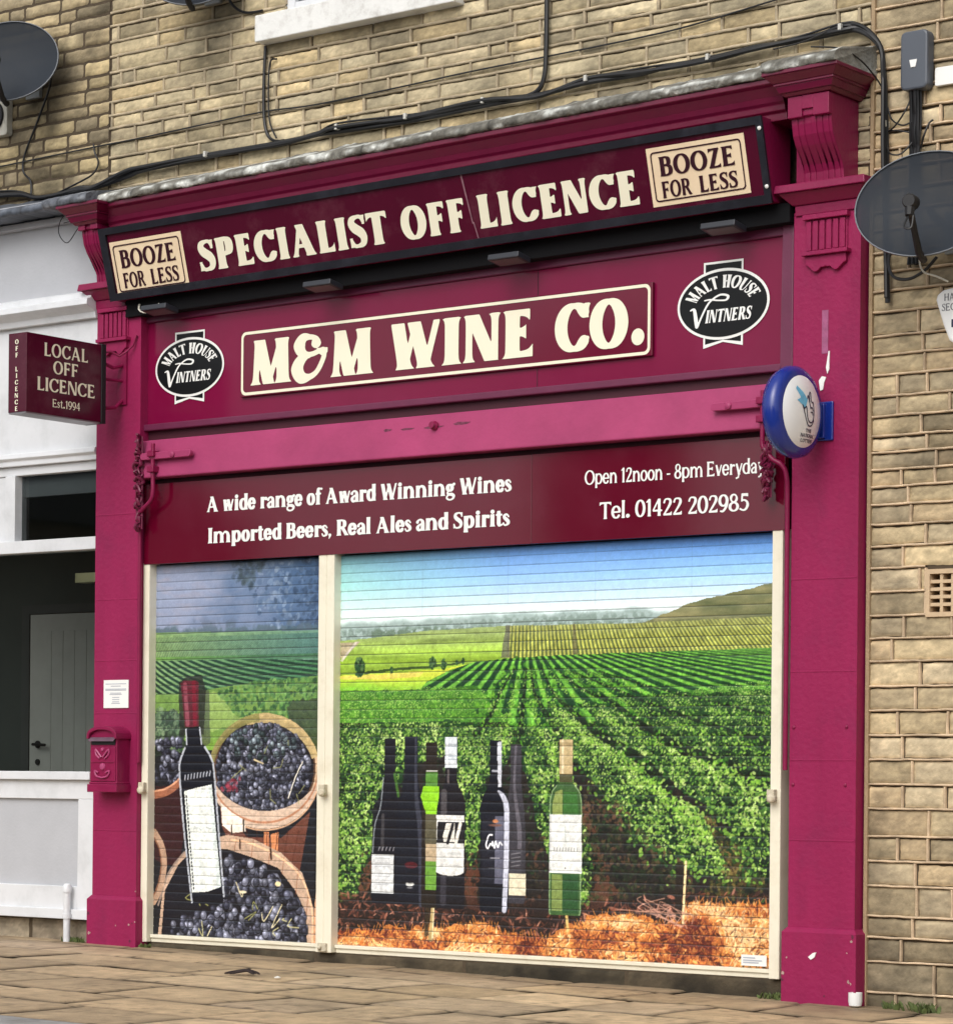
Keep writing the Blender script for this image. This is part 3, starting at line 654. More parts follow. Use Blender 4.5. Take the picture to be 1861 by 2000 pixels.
    # dark shapes behind
    bottle(.128, 0, .53, (.43, .28), .11, .014, .043, (26, 26, 34)); c.poly([(.085, .35), (.10, .38), (.17, .38), (.17, .11), (.088, .11)], (24, 24, 32), .9)
    bottle(.181, 0, .535, (.44, .30), .112, .016, .037, (24, 26, 36)); c.stroke([(.192, .53), (.193, .42), (.197, .36), (.205, .30), (.207, .20), (.207, .11)], [.012, .02, .03, .036, .03, .02], (66, 68, 80), .8)
    c.stroke([(.112, .43), (.106, .36), (.092, .31), (.087, .24)], .008, (150, 158, 160), .8); c.stroke([(.112, .335), (.111, .25)], .022, (70, 68, 70), .8); c.stroke([(.14, .44), (.15, .385)], .018, (70, 110, 46), .9)
    bottle(.231, 0, .52, (.40, .37), .105, .014, .022, (40, 34, 30)); c.poly([(.217, .445), (.246, .445), (.246, .41), (.217, .41)], (86, 132, 56))
    c.poly([(.205, .385), (.212, .41), (.25, .41), (.25, .34), (.219, .34)], (140, 200, 42)); c.poly([(.217, .34), (.246, .34), (.246, .265), (.217, .265)], (88, 84, 66)); c.poly([(.218, .265), (.246, .265), (.246, .222), (.218, .222)], (182, 162, 132)); c.poly([(.219, .222), (.247, .222), (.247, .15), (.219, .15)], (104, 150, 60)); c.poly([(.218, .45), (.246, .45), (.246, .446), (.218, .446)], (190, 190, 180))
    c.poly([(.085, .235), (.139, .235), (.139, .137), (.085, .137)], (206, 208, 208))
    for y in (.226, .214, .205, .18, .17, .16): c.stroke([(.094, y), (.13, y)], .004, (150, 152, 156), .7, 2)
    for i, x in enumerate(np.linspace(.102, .138, 5)): c.stroke([(x, .246), (x + .002, .254)], .006, (150, 146, 150), .9, 2)
    c.blob(.183, .211, .045, .018, (120, 34, 40), .6); c.blob(.180, .163, .03, .011, (226, 226, 220)); c.blob(.180, .168, .022, .006, (30, 30, 36)); c.blob(.180, .154, .02, .005, (120, 120, 124))
    bottle(.279, 0, .534, (.425, .355), .105, .0145, .034, (28, 26, 32)); c.poly([(.264, .534), (.292, .534), (.293, .456), (.264, .456)], (206, 212, 216))
    for y in (.515, .51, .485, .478): c.stroke([(.265, y), (.292, y)], .006, (150, 158, 166), .8, 2)
    c.stroke([(.269, .53), (.269, .46)], .01, (240, 242, 244), .8, 2); c.stroke([(.272, .45), (.272, .42)], .014, (108, 100, 100), .8, 2); c.stroke([(.262, .395), (.262, .345)], .04, (86, 82, 84), .8, 2); c.stroke([(.262, .185), (.262, .12)], .04, (66, 64, 72), .7, 2)
    c.poly([(.244, .338), (.311, .338), (.311, .196), (.30, .190), (.278, .187), (.257, .190), (.245, .196)], (214, 214, 210)); c.poly([(.247, .322), (.311, .322), (.311, .268), (.245, .268)], (34, 32, 36))
    c.poly([(.268, .318), (.288, .318), (.288, .272), (.262, .272), (.26, .286)], (220, 216, 206)); c.stroke([(.284, .315), (.272, .27)], .02, (34, 32, 36)); c.stroke([(.302, .318), (.292, .272)], .022, (220, 216, 206)); c.blob(.285, .243, .05, .008, (180, 182, 180), .7); c.stroke([(.256, .214), (.30, .214)], .005, (170, 172, 172), .7, 2)
    bottle(.432, 0, .515, (.43, .30), .126, .0125, .024, (58, 56, 62)); c.stroke([(.432, .51), (.429, .42), (.435, .36), (.442, .30), (.442, .22)], [.014, .016, .022, .03, .024], (104, 100, 108), .85); c.poly([(.419, .255), (.446, .26), (.446, .2), (.419, .2)], (62, 60, 66))
    c.poly([(.419, .199), (.457, .199), (.457, .146), (.419, .146)], (214, 206, 180))
    for y in (.25, .24, .23, .22): c.stroke([(.424, y - .004), (.444, y)], .006, (130, 128, 132), .8, 2)
    bottle(.384, 0, .525, (.42, .365), .103, .0135, .034, (20, 22, 32)); c.poly([(.388, .52), (.399, .523), (.398, .41), (.391, .41)], (196, 198, 206)); c.stroke([(.378, .45), (.398, .449)], .012, (190, 192, 200), .8, 2)
    c.stroke([(.392, .40), (.404, .385), (.411, .36), (.412, .30), (.411, .2), (.408, .108)], [.012, .03, .034, .034, .034, .03], (192, 194, 208)); c.poly([(.385, .338), (.405, .338), (.405, .172), (.385, .172)], (120, 120, 138), .75); c.poly([(.353, .34), (.385, .34), (.385, .172), (.353, .172)], (40, 40, 50), .6)
    c.blob(.385, .326, .02, .009, (196, 128, 84)); c.blob(.385, .316, .042, .007, (120, 84, 72), .9)
    c.stroke([(.378, .292), (.370, .290), (.364, .268), (.368, .258), (.374, .27), (.379, .266), (.379, .275), (.384, .26), (.386, .276), (.392, .262), (.396, .274), (.402, .268)], .009, (240, 240, 244)); c.stroke([(.374, .235), (.395, .235)], .006, (190, 190, 200), .8, 2); c.stroke([(.370, .21), (.398, .21)], .004, (150, 150, 160), .8, 2)
    bottle(.5475, 0, .527, (.425, .385), .103, .0145, .0365, (62, 92, 52)); c.poly([(.533, .527), (.562, .527), (.562, .444), (.533, .444)], (186, 166, 124)); c.stroke([(.54, .525), (.54, .446)], .014, (226, 212, 176), .8, 2); c.poly([(.533, .52), (.562, .52), (.562, .51), (.533, .51)], (152, 134, 98), .6)
    c.poly([(.533, .444), (.562, .444), (.562, .424), (.533, .424)], (78, 78, 52)); c.poly([(.517, .37), (.524, .40), (.535, .405), (.54, .405), (.54, .345), (.517, .345)], (134, 148, 84)); c.poly([(.517, .20), (.541, .20), (.541, .112), (.517, .112)], (118, 136, 76)); c.poly([(.543, .20), (.578, .20), (.578, .108), (.543, .108)], (44, 80, 46)); c.poly([(.543, .40), (.572, .40), (.578, .345), (.543, .345)], (60, 106, 50))
    for x in (.5125, .5825): c.stroke([(.5475 + (x - .5475) * .6, .415), (x, .38), (x, .25), (x, .12), (.5475 + (x - .5475) * .93, .105)], .006, (150, 176, 128), .9)
    c.poly([(.511, .346), (.584, .346), (.585, .203), (.511, .203)], (216, 218, 214)); c.stroke([(.547, .315), (.548, .28)], .008, (176, 182, 176), .8, 2); c.poly([(.511, .346), (.515, .346), (.515, .203), (.511, .203)], (180, 182, 180), .7); c.blob(.548, .216, .004, .004, (90, 90, 90))
    for x in np.linspace(.522, .574, 9): c.stroke([(x, .258), (x + .001, .265)], .006, (140, 140, 140), .8, 2)
    return c

def paint_grapes(W, H, nx, nz):
    c = Canvas(W, H, nx, nz); S, T = c.S, c.T; mx, mz = S * W, T * H
    n = fbm(mx * 5, mz * 5, 4, 21); n2 = fbm(mx * 26, mz * 26, 3, 22); n3 = fbm(mx * 12, mz * 40, 3, 23)
    c.img = lerp((158, 164, 196), (62, 90, 134), np.clip(S * 1.1 - .12 + (n - .5) * .7, 0, 1)[..., None])
    c.img = lerp(c.img, (176, 166, 184), (np.clip((n3 - .5) * 3, 0, 1) * np.clip(1.3 - S * 1.8, 0, 1))[..., None] * .6)
    c.scatter([(.50, 1), (.95, 1), (1, .83), (.72, .80), (.62, .86)], 420, (.008, .02), [(40, 58, 92), (92, 116, 156), (132, 150, 182), (164, 178, 204)], a=.5, light=lambda x, y: .62 - 2.2 * abs(x - (.68 + (.95 - y) * .4)))
    c.scatter([(.45, 1), (.66, 1), (.58, .93), (.46, .95)], 90, (.01, .025), [(48, 58, 68), (70, 84, 90)], a=.3)
    c.fill(np.clip((.835 + (n2 - .5) * .04 - T) / .012, 0, 1) * (S < .98), (76, 98, 104), .75)
    c.fill(np.clip((.85 + (n - .5) * .08 - T) / .02, 0, 1) * (n2 > .45), (96, 104, 128), .5)
    c.img = np.where((T < .818 - .008 * S)[..., None], lerp(lerp((168, 196, 110), (112, 152, 136), S[..., None]), (70, 110, 70), np.clip(n2 - .2, 0, 1)[..., None]), c.img)
    ph = (S + .25) / (1.25 - T) * 48; st = .5 + .5 * np.cos(ph * 2 * np.pi); m = (T < .804) & (T > .742)
    c.img = np.where(m[..., None], lerp(lerp((58, 92, 58), (48, 88, 88), S[..., None]), lerp((178, 204, 118), (98, 144, 132), S[..., None]), np.clip(st * (.75 + .5 * n2), 0, 1)[..., None]), c.img)
    c.img = np.where(((T < .752) & (T > .738))[..., None], lerp((120, 168, 70), (66, 112, 74), np.clip(S * 1.5, 0, 1)[..., None]), c.img)
    # swept rows
    m = T < np.interp(S, [0, .4, 1], [.741, .741, .734])
    u = np.clip((.741 - T) / .09, 0, 2); q = S - (.02 + .24 * u + .75 * u * S * .55); st = .5 + .5 * np.cos(q / (.042 + .05 * S) * 2 * np.pi)
    k = np.clip((st - .42) * 3 + (n2 - .5), 0, 1)
    c.img = np.where(m[..., None], lerp((18, 46, 30), lerp((140, 176, 108), (70, 128, 76), np.clip(S * 1.3, 0, 1)[..., None]), k[..., None]), c.img)
    m = T < np.interp(S, [0, .2, .42, .7, 1], [.652, .652, .668, .682, .694])
    c.img = np.where(m[..., None], lerp((96, 132, 54), (132, 168, 66), n[..., None]), c.img)
    c.scatter([(.36, .655), (.6, .68), (1, .69), (1, .50), (.5, .56)], 900, (.008, .016), [(40, 76, 36), (66, 112, 48), (98, 146, 62), (130, 172, 84)], a=.85)
    c.poly([(.30, .65), (.36, .655), (.50, .59), (.62, .575), (.34, .55)], (166, 192, 92), .8, .02); c.poly([(.27, .66), (.33, .66), (.34, .52), (.27, .5)], (82, 88, 60), .8, .01)
    c.poly([(.78, .62), (1, .64), (1, .0), (.9, .3)], (52, 58, 36), .8, .05); c.poly([(.9, .5), (1, .5), (1, 0), (.9, 0)], (22, 22, 26), .95, .02)
    c.img = np.where((T < .50)[..., None] & (S < .95)[..., None], lerp((22, 24, 30), (34, 34, 40), n[..., None]), c.img)
    c.poly([(0, .60), (.16, .60), (.2, .5), (0, .48)], (36, 46, 38), .9, .04); c.scatter([(0, .62), (.15, .60), (.17, .5), (0, .5)], 150, (.010, .018), [(40, 62, 42), (92, 116, 80), (130, 150, 110)], a=.8)
    k = (np.clip((T - .50) / .06, 0, 1) * .26)[..., None]; c.img = c.img * (1 - k) + np.array((84, 104, 106)) * k
    # baskets
    def el(cx, cy, a, b, n=40, a0=0, a1=360, rot=0.):
        o = []
        for i in range(n + 1):
            t = math.radians(a0 + (a1 - a0) * i / n); x, y = a * math.cos(t), b * math.sin(t); o.append((cx + x * math.cos(rot) - y * math.sin(rot), cy + x * math.sin(rot) + y * math.cos(rot)))
        return o
    GR = [(18, 18, 26), (40, 41, 52), (70, 72, 86), (104, 106, 120)]
    def grapes(pts, n, r, g=0):
        P = np.array(pts); x0, y0 = P.min(0); x1, y1 = P.max(0)
        q = c.rng.random((n * 3, 2)) * (x1 - x0, y1 - y0) + (x0, y0); q = q[inside(pts, q[:, 0], q[:, 1])][:n]
        for x, y in q:
            rr = r * c.rng.uniform(.75, 1.2); b = c.rng.integers(1, 4); col = np.array(GR[b]) * c.rng.uniform(.7, 1.1) + (0, g, 0)
            c.blob(x, y - .002, rr * 1.12, rr * 1.15, (12, 12, 18), .9); c.blob(x, y, rr, rr * 1.08, col)
            c.blob(x - rr * .25 / W, y + rr * .25 / H, rr * .62, rr * .6, col * 1.35 + 14, .75); c.blob(x - rr * .3 / W, y + rr * .35 / H, rr * .26, rr * .22, col * 1.7 + 34, .8)
    c.poly([(0, .40), (.15, .41), (.20, .30), (.15, .18), (0, .2)], (58, 30, 32), .9, .02); c.scatter([(0, .49), (.16, .47), (.15, .41), (0, .39)], 10, (.01, .02), GR); grapes([(0, .52), (.16, .54), (.17, .42), (0, .40)], 60, .019)
    c.stroke([(0, .378), (.06, .384), (.11, .396), (.155, .415)], .045, (150, 96, 72)); c.stroke([(0, .388), (.06, .394), (.11, .406), (.155, .424)], .012, (206, 150, 118))
    side = [(.40, .36), (.41, .30), (.46, .25), (.66, .12), (.86, .16), (.925, .34), (.76, .27), (.56, .27)]
    c.poly(side, (104, 64, 52)); c.poly([(.66, .285), (.69, .285), (.69, .235), (.66, .235)], (196, 128, 88)); c.poly([(.70, .28), (.745, .285), (.74, .21), (.71, .225)], (206, 136, 92))
    for i in range(7): c.stroke([(.50 + i * .06, .29), (.52 + i * .052, .22), (.55 + i * .042, .14)], .006, (84, 42, 32), .8)
    rim = el(.655, .445, .325, .152); c.poly(rim, (196, 168, 138)); c.poly(el(.655, .452, .30, .138), (90, 66, 50)); c.poly(el(.66, .452, .285, .132), (30, 28, 34))
    c.poly([p for p in el(.655, .445, .325, .152, 30, 15, 110)] + [p for p in reversed(el(.655, .445, .285, .125, 30, 15, 110))], (190, 168, 118), .9, .006); c.poly(el(.655, .445, .325, .152, 30, 95, 170) + list(reversed(el(.655, .445, .295, .13, 30, 95, 170))), (130, 126, 74), .85, .004)
    grapes(el(.65, .447, .272, .122), 900, .0165); grapes(el(.645, .52, .20, .045), 70, .016, 8)
    lip = el(.655, .445, .325, .152, 30, 200, 350) + list(reversed(el(.66, .475, .33, .135, 30, 205, 345))); c.poly(lip, (198, 174, 154)); c.stroke(el(.655, .450, .312, .140, 24, 205, 355), .012, (170, 112, 80), .8); c.stroke(el(.655, .440, .323, .150, 24, 220, 350), .010, (238, 190, 150), .8)
    c.poly([(.405, .36), (.47, .335), (.545, .315), (.555, .285), (.47, .28), (.415, .30)], (236, 226, 210)); c.stroke([(.54, .315), (.542, .285)], .012, (50, 34, 28)); c.stroke([(.47, .30), (.472, .27)], .01, (60, 40, 30))
    c.stroke([(.80, .375), (.84, .43), (.88, .47)], .008, (220, 214, 200)); c.stroke([(.60, .475), (.65, .465)], .01, (206, 190, 150)); c.scatter([(.40, .41), (.52, .43), (.52, .395), (.41, .39)], 26, (.010, .016), [(120, 40, 56), (160, 70, 84)], a=.7)
    for i in range(10): x, y = c.rng.uniform(.45, .9), c.rng.uniform(.36, .52); c.stroke([(x, y), (x + c.rng.normal(0, .03), y + c.rng.normal(0, .015))], .006, (150, 150, 96), .8, 2)
    # front basket
    c.poly([(.03, .0), (.06, .14), (.14, .20), (.24, .25), (.45, .275), (.60, .266), (.76, .232), (.885, .18), (.95, .09), (.955, -.01)], (186, 158, 136))
    c.poly([(.05, .0), (.07, .12), (.15, .19), (.25, .23), (.44, .238), (.59, .218), (.745, .192), (.845, .135), (.905, .08), (.915, -.01)], (26, 24, 30))
    c.poly([(.0, .0), (.05, .0), (.07, .12), (.15, .19), (.25, .24), (.3, .0)], (26, 26, 34), .97); c.stroke([(.03, .08), (.09, .166), (.187, .225)], .014, (150, 132, 120), .9)
    for a in (.50, .60, .70, .78, .86, .92): c.stroke([(a, np.interp(a, [.45, .6, .76, .885, .95], [.272, .264, .23, .178, .09])), (a - .012, np.interp(a, [.45, .6, .76, .885, .95], [.24, .218, .19, .11, .03]))], .005, (150, 92, 64), .8, 2)
    c.stroke([(.47, .262), (.60, .252), (.76, .218), (.88, .168), (.94, .09), (.945, 0)], .012, (242, 196, 156), .9); c.stroke([(.70, .24), (.705, .215)], .014, (60, 40, 30)); c.stroke([(.52, .262), (.522, .24)], .012, (70, 44, 34))
    grapes([(.17, .055), (.30, .06), (.42, .10), (.44, .22), (.60, .20), (.74, .18), (.80, .13), (.90, .09), (.91, -.01), (.15, -.01)], 420, .0225); grapes([(.09, .03), (.14, .03), (.14, 0), (.09, 0)], 2, .02)
    for i in range(13): x, y = c.rng.uniform(.25, .88), c.rng.uniform(.0, .15); c.stroke([(x, y), (x + c.rng.normal(0, .03), y + c.rng.normal(0, .012)), (x + c.rng.normal(0, .04), y + c.rng.uniform(.0, .04))], .007, [(196, 190, 140), (226, 214, 170), (150, 150, 90)][i % 3], .9, 3)
    c.blob(.745, .15, .022, .014, (226, 206, 160)); c.blob(.54, .125, .03, .008, (226, 214, 180))
    c.stroke([(.0, .275), (.045, .24), (.062, .19), (.04, .13), (.0, .09)], .05, (180, 148, 124), .95); c.stroke([(.0, .262), (.03, .235), (.046, .19), (.03, .14), (0, .105)], .01, (120, 80, 60), .9)
    c.stroke([(1.0, .50), (.99, .45), (1.0, .4)], .03, (206, 150, 116)); c.stroke([(1., .18), (.975, .10), (.97, 0)], .05, (206, 156, 120))
    # tall bottle
    c.poly([(.145, .68), (.20, .70), (.28, .70), (.31, .66), (.30, .54), (.15, .54)], (34, 36, 32), .75, .01)
    c.poly([(.188, .56), (.276, .563), (.29, .52), (.31, .508), (.365, .455), (.43, .11), (.42, .09), (.238, .088), (.15, .44), (.15, .46), (.181, .505), (.194, .518)], (18, 20, 30))
    c.poly([(.155, .679), (.175, .687), (.25, .687), (.265, .68), (.267, .563), (.184, .561)], (88, 36, 46)); c.stroke([(.182, .675), (.20, .57)], .03, (150, 84, 96), .75); c.stroke([(.235, .68), (.245, .57)], .03, (118, 28, 46), .8)
    for y in (.672, .66, .648): c.stroke([(.165, y), (.262, y)], .007, (110, 26, 44), .7, 2)
    c.stroke([(.19, .556), (.196, .515)], .011, (176, 180, 188)); c.stroke([(.273, .56), (.286, .516)], .011, (176, 180, 188))
    c.stroke([(.185, .505), (.160, .475), (.153, .44), (.18, .30), (.236, .092)], .014, (172, 176, 184)); c.stroke([(.305, .508), (.345, .478), (.363, .44), (.39, .30), (.428, .112)], .014, (172, 176, 184))
    c.poly([(.183, .389), (.25, .398), (.349, .408), (.411, .137), (.33, .122), (.237, .118)], (222, 226, 220)); c.poly([(.33, .405), (.349, .408), (.411, .137), (.385, .13)], (196, 208, 206), .6)
    for i, x in enumerate(np.linspace(.186, .336, 9)): c.stroke([(x, .42 + i * .0015), (x + .003, .432 + i * .0015)], .009, (176, 178, 186), .9, 2)
    for i in range(26): k = i / 25; c.blob(.196 + .05 * k, .375 - .245 * k, .006, .008, (40, 44, 50))
    c.stroke([(.24, .288), (.27, .292), (.29, .286), (.31, .294), (.345, .29)], .007, (160, 166, 166), .8); c.scatter([(.20, .36), (.35, .39), (.40, .15), (.25, .13)], 60, (.01, .03), [(206, 212, 206), (232, 234, 230)], a=.35)
    return c
# ================================================================ STRUCTURE
def gz(x): return .006 - .0162 * (x + .0)                # the pavement falls to the right
def stone_mesh(name, x0, x1, z0, z1, y, courses, lens, seed, cols, relief=.012, joint=.011, dark=.2, holes=(), rough=1., quoin=None, top=None, ribbon=None):
    """rock-faced walling: every stone a pillowed block with its own tone"""
    rg = np.random.default_rng(seed); V, F, Cc = [], [], []; z = z0; b = 0; ci = 0
    while z < z1 - .02:
        h = courses[ci % len(courses)] if isinstance(courses, list) else rg.uniform(*courses)
        ci += 1; zt = min(z + h, z1); x = x0 - rg.uniform(0, .0001)
        if quoin is None: x -= rg.uniform(0, lens[1] * .8)
        while x < x1:
            l = rg.uniform(*lens) * (1. if rg.random() > .18 else .55); xe = min(x + l, x1)
            if x1 - xe < .06: xe = x1
            a0, a1 = max(x, x0), xe
            for hx0, hx1, hz0, hz1 in holes:
                if a1 > hx0 and a0 < hx1 and zt > hz0 + .01 and z < hz1 - .01:
                    if a0 < hx0 - .03: a1 = hx0
                    elif a1 > hx1 + .03: a0 = hx1
            if ribbon and a1 - a0 > .02 and not any(a1 > hx0 and a0 < hx1 and zt > hz0 + .01 and z < hz1 - .01 for hx0, hx1, hz0, hz1 in holes):
                rw, rp, pr_, rc = ribbon                  # raised pointing along the top and the right-hand joint of the stone
                def strip(P0, P1, wid, horiz):
                    nonlocal b
                    k = max(3, int(np.hypot(P1[0] - P0[0], P1[1] - P0[1]) / .02)); t = np.linspace(0, 1, k + 1); px = P0[0] + (P1[0] - P0[0]) * t; pz = P0[1] + (P1[1] - P0[1]) * t
                    wb = (fbm(px * 14 + seed, pz * 14, 3, 5) - .5) * .006; wv = wid * (.8 + .4 * fbm(px * 22, pz * 22 + seed, 2, 9)); rows_ = []
                    pj = np.where(fbm(px * 5 + 3, pz * 5 + seed, 2, 4) > 1 - pr_, rp, .001)
                    for o_, dd in ((-1, .012), (-.92, -1), (0, -1.25), (.92, -1), (1, .012)):
                        yy_ = y + (dd if dd > 0 else dd * pj); q_ = o_ * wv / 2 + wb
                        rows_.append(np.stack([px + (0 if horiz else q_), np.full(k + 1, 0.) + yy_, pz + (q_ if horiz else 0)], -1))
                    P_ = np.array(rows_).reshape(-1, 3); V.append(P_); cn = fbm(P_[:, 0] * 12, P_[:, 2] * 12, 4, 2)[:, None]; Cc.append(np.clip(np.array(rc)[None] * (.78 + .44 * cn), 0, 255))
                    I_ = (np.arange(4)[:, None] * (k + 1) + np.arange(k)[None]).reshape(-1); F.append(np.stack([I_, I_ + 1, I_ + k + 2, I_ + k + 1], -1) + b); b += len(P_)
                strip((a0, zt + joint * .16), (a1, zt + joint * .16), rw, True)
                if a1 < x1 - .01: strip((a1 - joint * .10, z + joint * .5), (a1 - joint * .10, zt - joint * .3), rw * .85, False)
            if a1 - a0 > .02 and not any(a1 > hx0 and a0 < hx1 and zt > hz0 + .01 and z < hz1 - .01 for hx0, hx1, hz0, hz1 in holes):
                j = joint / 2 * rg.uniform(.6, 1.5)
                nx, nz = max(4, int((a1 - a0) / .016)), max(4, int((zt - z) / .014))
                u, v = np.meshgrid(np.linspace(0, 1, nx + 1), np.linspace(0, 1, nz + 1))
                xx = a0 + j + u * (a1 - a0 - 2 * j); zz = z + j + v * (zt - z - 2 * j)
                wob = .0035 * rough
                xx = xx + (fbm(zz * 40, xx * 3 + seed, 2, 3) - .5) * wob * 2 * (np.abs(u - .5) * 2) ** 3; zz = zz + (fbm(xx * 22, zz * 3 + seed, 3, 7) - .5) * wob * 3.4 * (np.abs(v - .5) * 2) ** 3
                e = np.minimum(np.minimum(u * (a1 - a0), (1 - u) * (a1 - a0)), np.minimum(v * (zt - z), (1 - v) * (zt - z)))
                pil = 1 - np.exp(-e / .005)
                n = fbm(xx * 11 + seed * 3, zz * 34, 4, int(rg.integers(1, 9)))
                d = relief * (pil * (.55 + .7 * n * rough) + (rg.random() - .5) * .35 * pil) - .004 * (1 - pil)
                yy = y + .004 - d
                V.append(np.stack([xx, yy, zz], -1).reshape(-1, 3))
                c = np.array(cols[int(rg.integers(len(cols)))], float) * rg.uniform(.88, 1.10); c = c * .83 + c.mean() * .17
                s = fbm(xx * 3 + 7, zz * 3, 4, 31); s2 = .55 * fbm(xx * 22, zz * 60, 4, 5) + .45 * fbm(xx * 60 + 5, zz * 90, 3, 15)
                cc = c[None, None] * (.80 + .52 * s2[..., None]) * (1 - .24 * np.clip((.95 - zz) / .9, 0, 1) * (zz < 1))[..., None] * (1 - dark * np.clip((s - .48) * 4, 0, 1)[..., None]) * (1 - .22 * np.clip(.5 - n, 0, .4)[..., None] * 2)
                if top: cc = cc * (1 - .35 * np.clip((zz - top + .25 * s) / .5, 0, 1)[..., None])
                Cc.append(np.clip(cc, 0, 255).reshape(-1, 3))
                I = (np.arange(nz)[:, None] * (nx + 1) + np.arange(nx)[None]).reshape(-1)
                F.append(np.stack([I, I + 1, I + nx + 2, I + nx + 1], -1) + b); b += (nx + 1) * (nz + 1)
            x = xe
        z = zt
    V, F, Cc = np.concatenate(V), np.concatenate(F), np.concatenate(Cc)
    me = col_mesh(name, V, F, Cc / 255., .85)
    return me
def col_mesh(name, V, F, sr, k=1., smooth=True, linear=False):
    me = bpy.data.meshes.new(name); me.vertices.add(len(V)); me.vertices.foreach_set('co', np.asarray(V, float).ravel())
    F = np.asarray(F); me.loops.add(F.size); me.loops.foreach_set('vertex_index', F.ravel().astype(np.int32)); me.polygons.add(len(F))
    me.polygons.foreach_set('loop_start', (np.arange(len(F)) * F.shape[1]).astype(np.int32)); me.polygons.foreach_set('loop_total', np.full(len(F), F.shape[1], np.int32))
    me.update(calc_edges=True)
    if smooth: me.polygons.foreach_set('use_smooth', [True] * len(F))
    L = sr if linear else np.where(sr <= .04045, sr / 12.92, ((sr + .055) / 1.055) ** 2.4)
    a = me.attributes.new('Col', 'FLOAT_COLOR', 'POINT'); rgba = np.ones((len(V), 4), np.float32); rgba[:, :3] = L * k; a.data.foreach_set('color', rgba.ravel())
    return me

# ---- ground: one sheet to the horizon, pavement slabs laid on it, kerb
m = MB(); m.add([(-300, -300, -.16), (300, -300, -.16), (300, 300, -.16), (-300, 300, -.16)], [(0, 1, 2, 3)])
tag(m.build('road', mat('worn asphalt', (74, 74, 76), .85, .2, 3, .5, 90)), kind='structure')
rg = np.random.default_rng(4); V, F, Cc = [], [], []; b = 0
rows = [.9, -.12, -.58, -1.15, -1.72, -2.33, -2.80, -3.38, -3.95]
for r in range(len(rows) - 1):
    y1, y0 = rows[r], rows[r + 1]; x = -16 + rg.uniform(0, .5)
    while x < 12:
        l = rg.uniform(.5, .95) if r % 2 else rg.uniform(.42, .75)
        if r == len(rows) - 2: l = .9
        nx, ny = max(3, int(l / .025)), max(3, int((y1 - y0) / .025))
        j = rg.uniform(.003, .007)
        u, v = np.meshgrid(np.linspace(0, 1, nx + 1), np.linspace(0, 1, ny + 1)); xx = x + j + u * (l - 2 * j); yy = y0 + j + v * (y1 - y0 - 2 * j)
        e = np.minimum(np.minimum(u, 1 - u) * l, np.minimum(v, 1 - v) * (y1 - y0))
        zz = gz(xx) + (fbm(xx * 2.2 + 9, yy * 2.2, 4, 3) - .5) * .012 - .008 * np.exp(-e / .008) + (rg.random() - .5) * .006 + (u - .5) * rg.normal(0, .004) + (v - .5) * rg.normal(0, .004)
        xx = xx + (fbm(yy * 9, xx * 2, 2, 5) - .5) * .012 * (np.abs(u - .5) * 2) ** 4; yy = yy + (fbm(xx * 9, yy * 2, 2, 6) - .5) * .012 * (np.abs(v - .5) * 2) ** 4
        V.append(np.stack([xx, yy, zz], -1).reshape(-1, 3)); c = np.array([(184, 160, 128), (176, 153, 122), (192, 168, 136), (168, 147, 118), (182, 160, 132)][int(rg.integers(5))]) * rg.uniform(.92, 1.06)
        if r == len(rows) - 2: c = np.array((150, 150, 150))
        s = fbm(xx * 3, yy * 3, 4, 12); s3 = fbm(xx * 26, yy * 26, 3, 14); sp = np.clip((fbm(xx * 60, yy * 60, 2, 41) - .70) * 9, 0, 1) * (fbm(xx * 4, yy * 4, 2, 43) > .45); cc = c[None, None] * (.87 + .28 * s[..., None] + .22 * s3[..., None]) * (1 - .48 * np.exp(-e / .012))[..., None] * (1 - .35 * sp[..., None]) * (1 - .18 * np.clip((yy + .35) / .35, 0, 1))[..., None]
        Cc.append(np.clip(cc, 0, 255).reshape(-1, 3)); I = (np.arange(ny)[:, None] * (nx + 1) + np.arange(nx)[None]).reshape(-1)
        F.append(np.stack([I, I + 1, I + nx + 2, I + nx + 1], -1) + b); b += (nx + 1) * (ny + 1); x += l
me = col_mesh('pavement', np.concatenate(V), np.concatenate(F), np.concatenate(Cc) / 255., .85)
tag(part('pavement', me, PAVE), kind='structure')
m = MB(); m.add([(-16, -3.95, gz(-16) - .022), (12, -3.95, gz(12) - .022), (12, .9, gz(12) - .022), (-16, .9, gz(-16) - .022), (-16, -3.95, -.16), (12, -3.95, -.16)], [(0, 1, 2, 3), (4, 5, 1, 0)])
tag(m.build('pavement_bed', mat('sandy joint fill', (96, 78, 54), .95, .2, 12)), kind='structure')

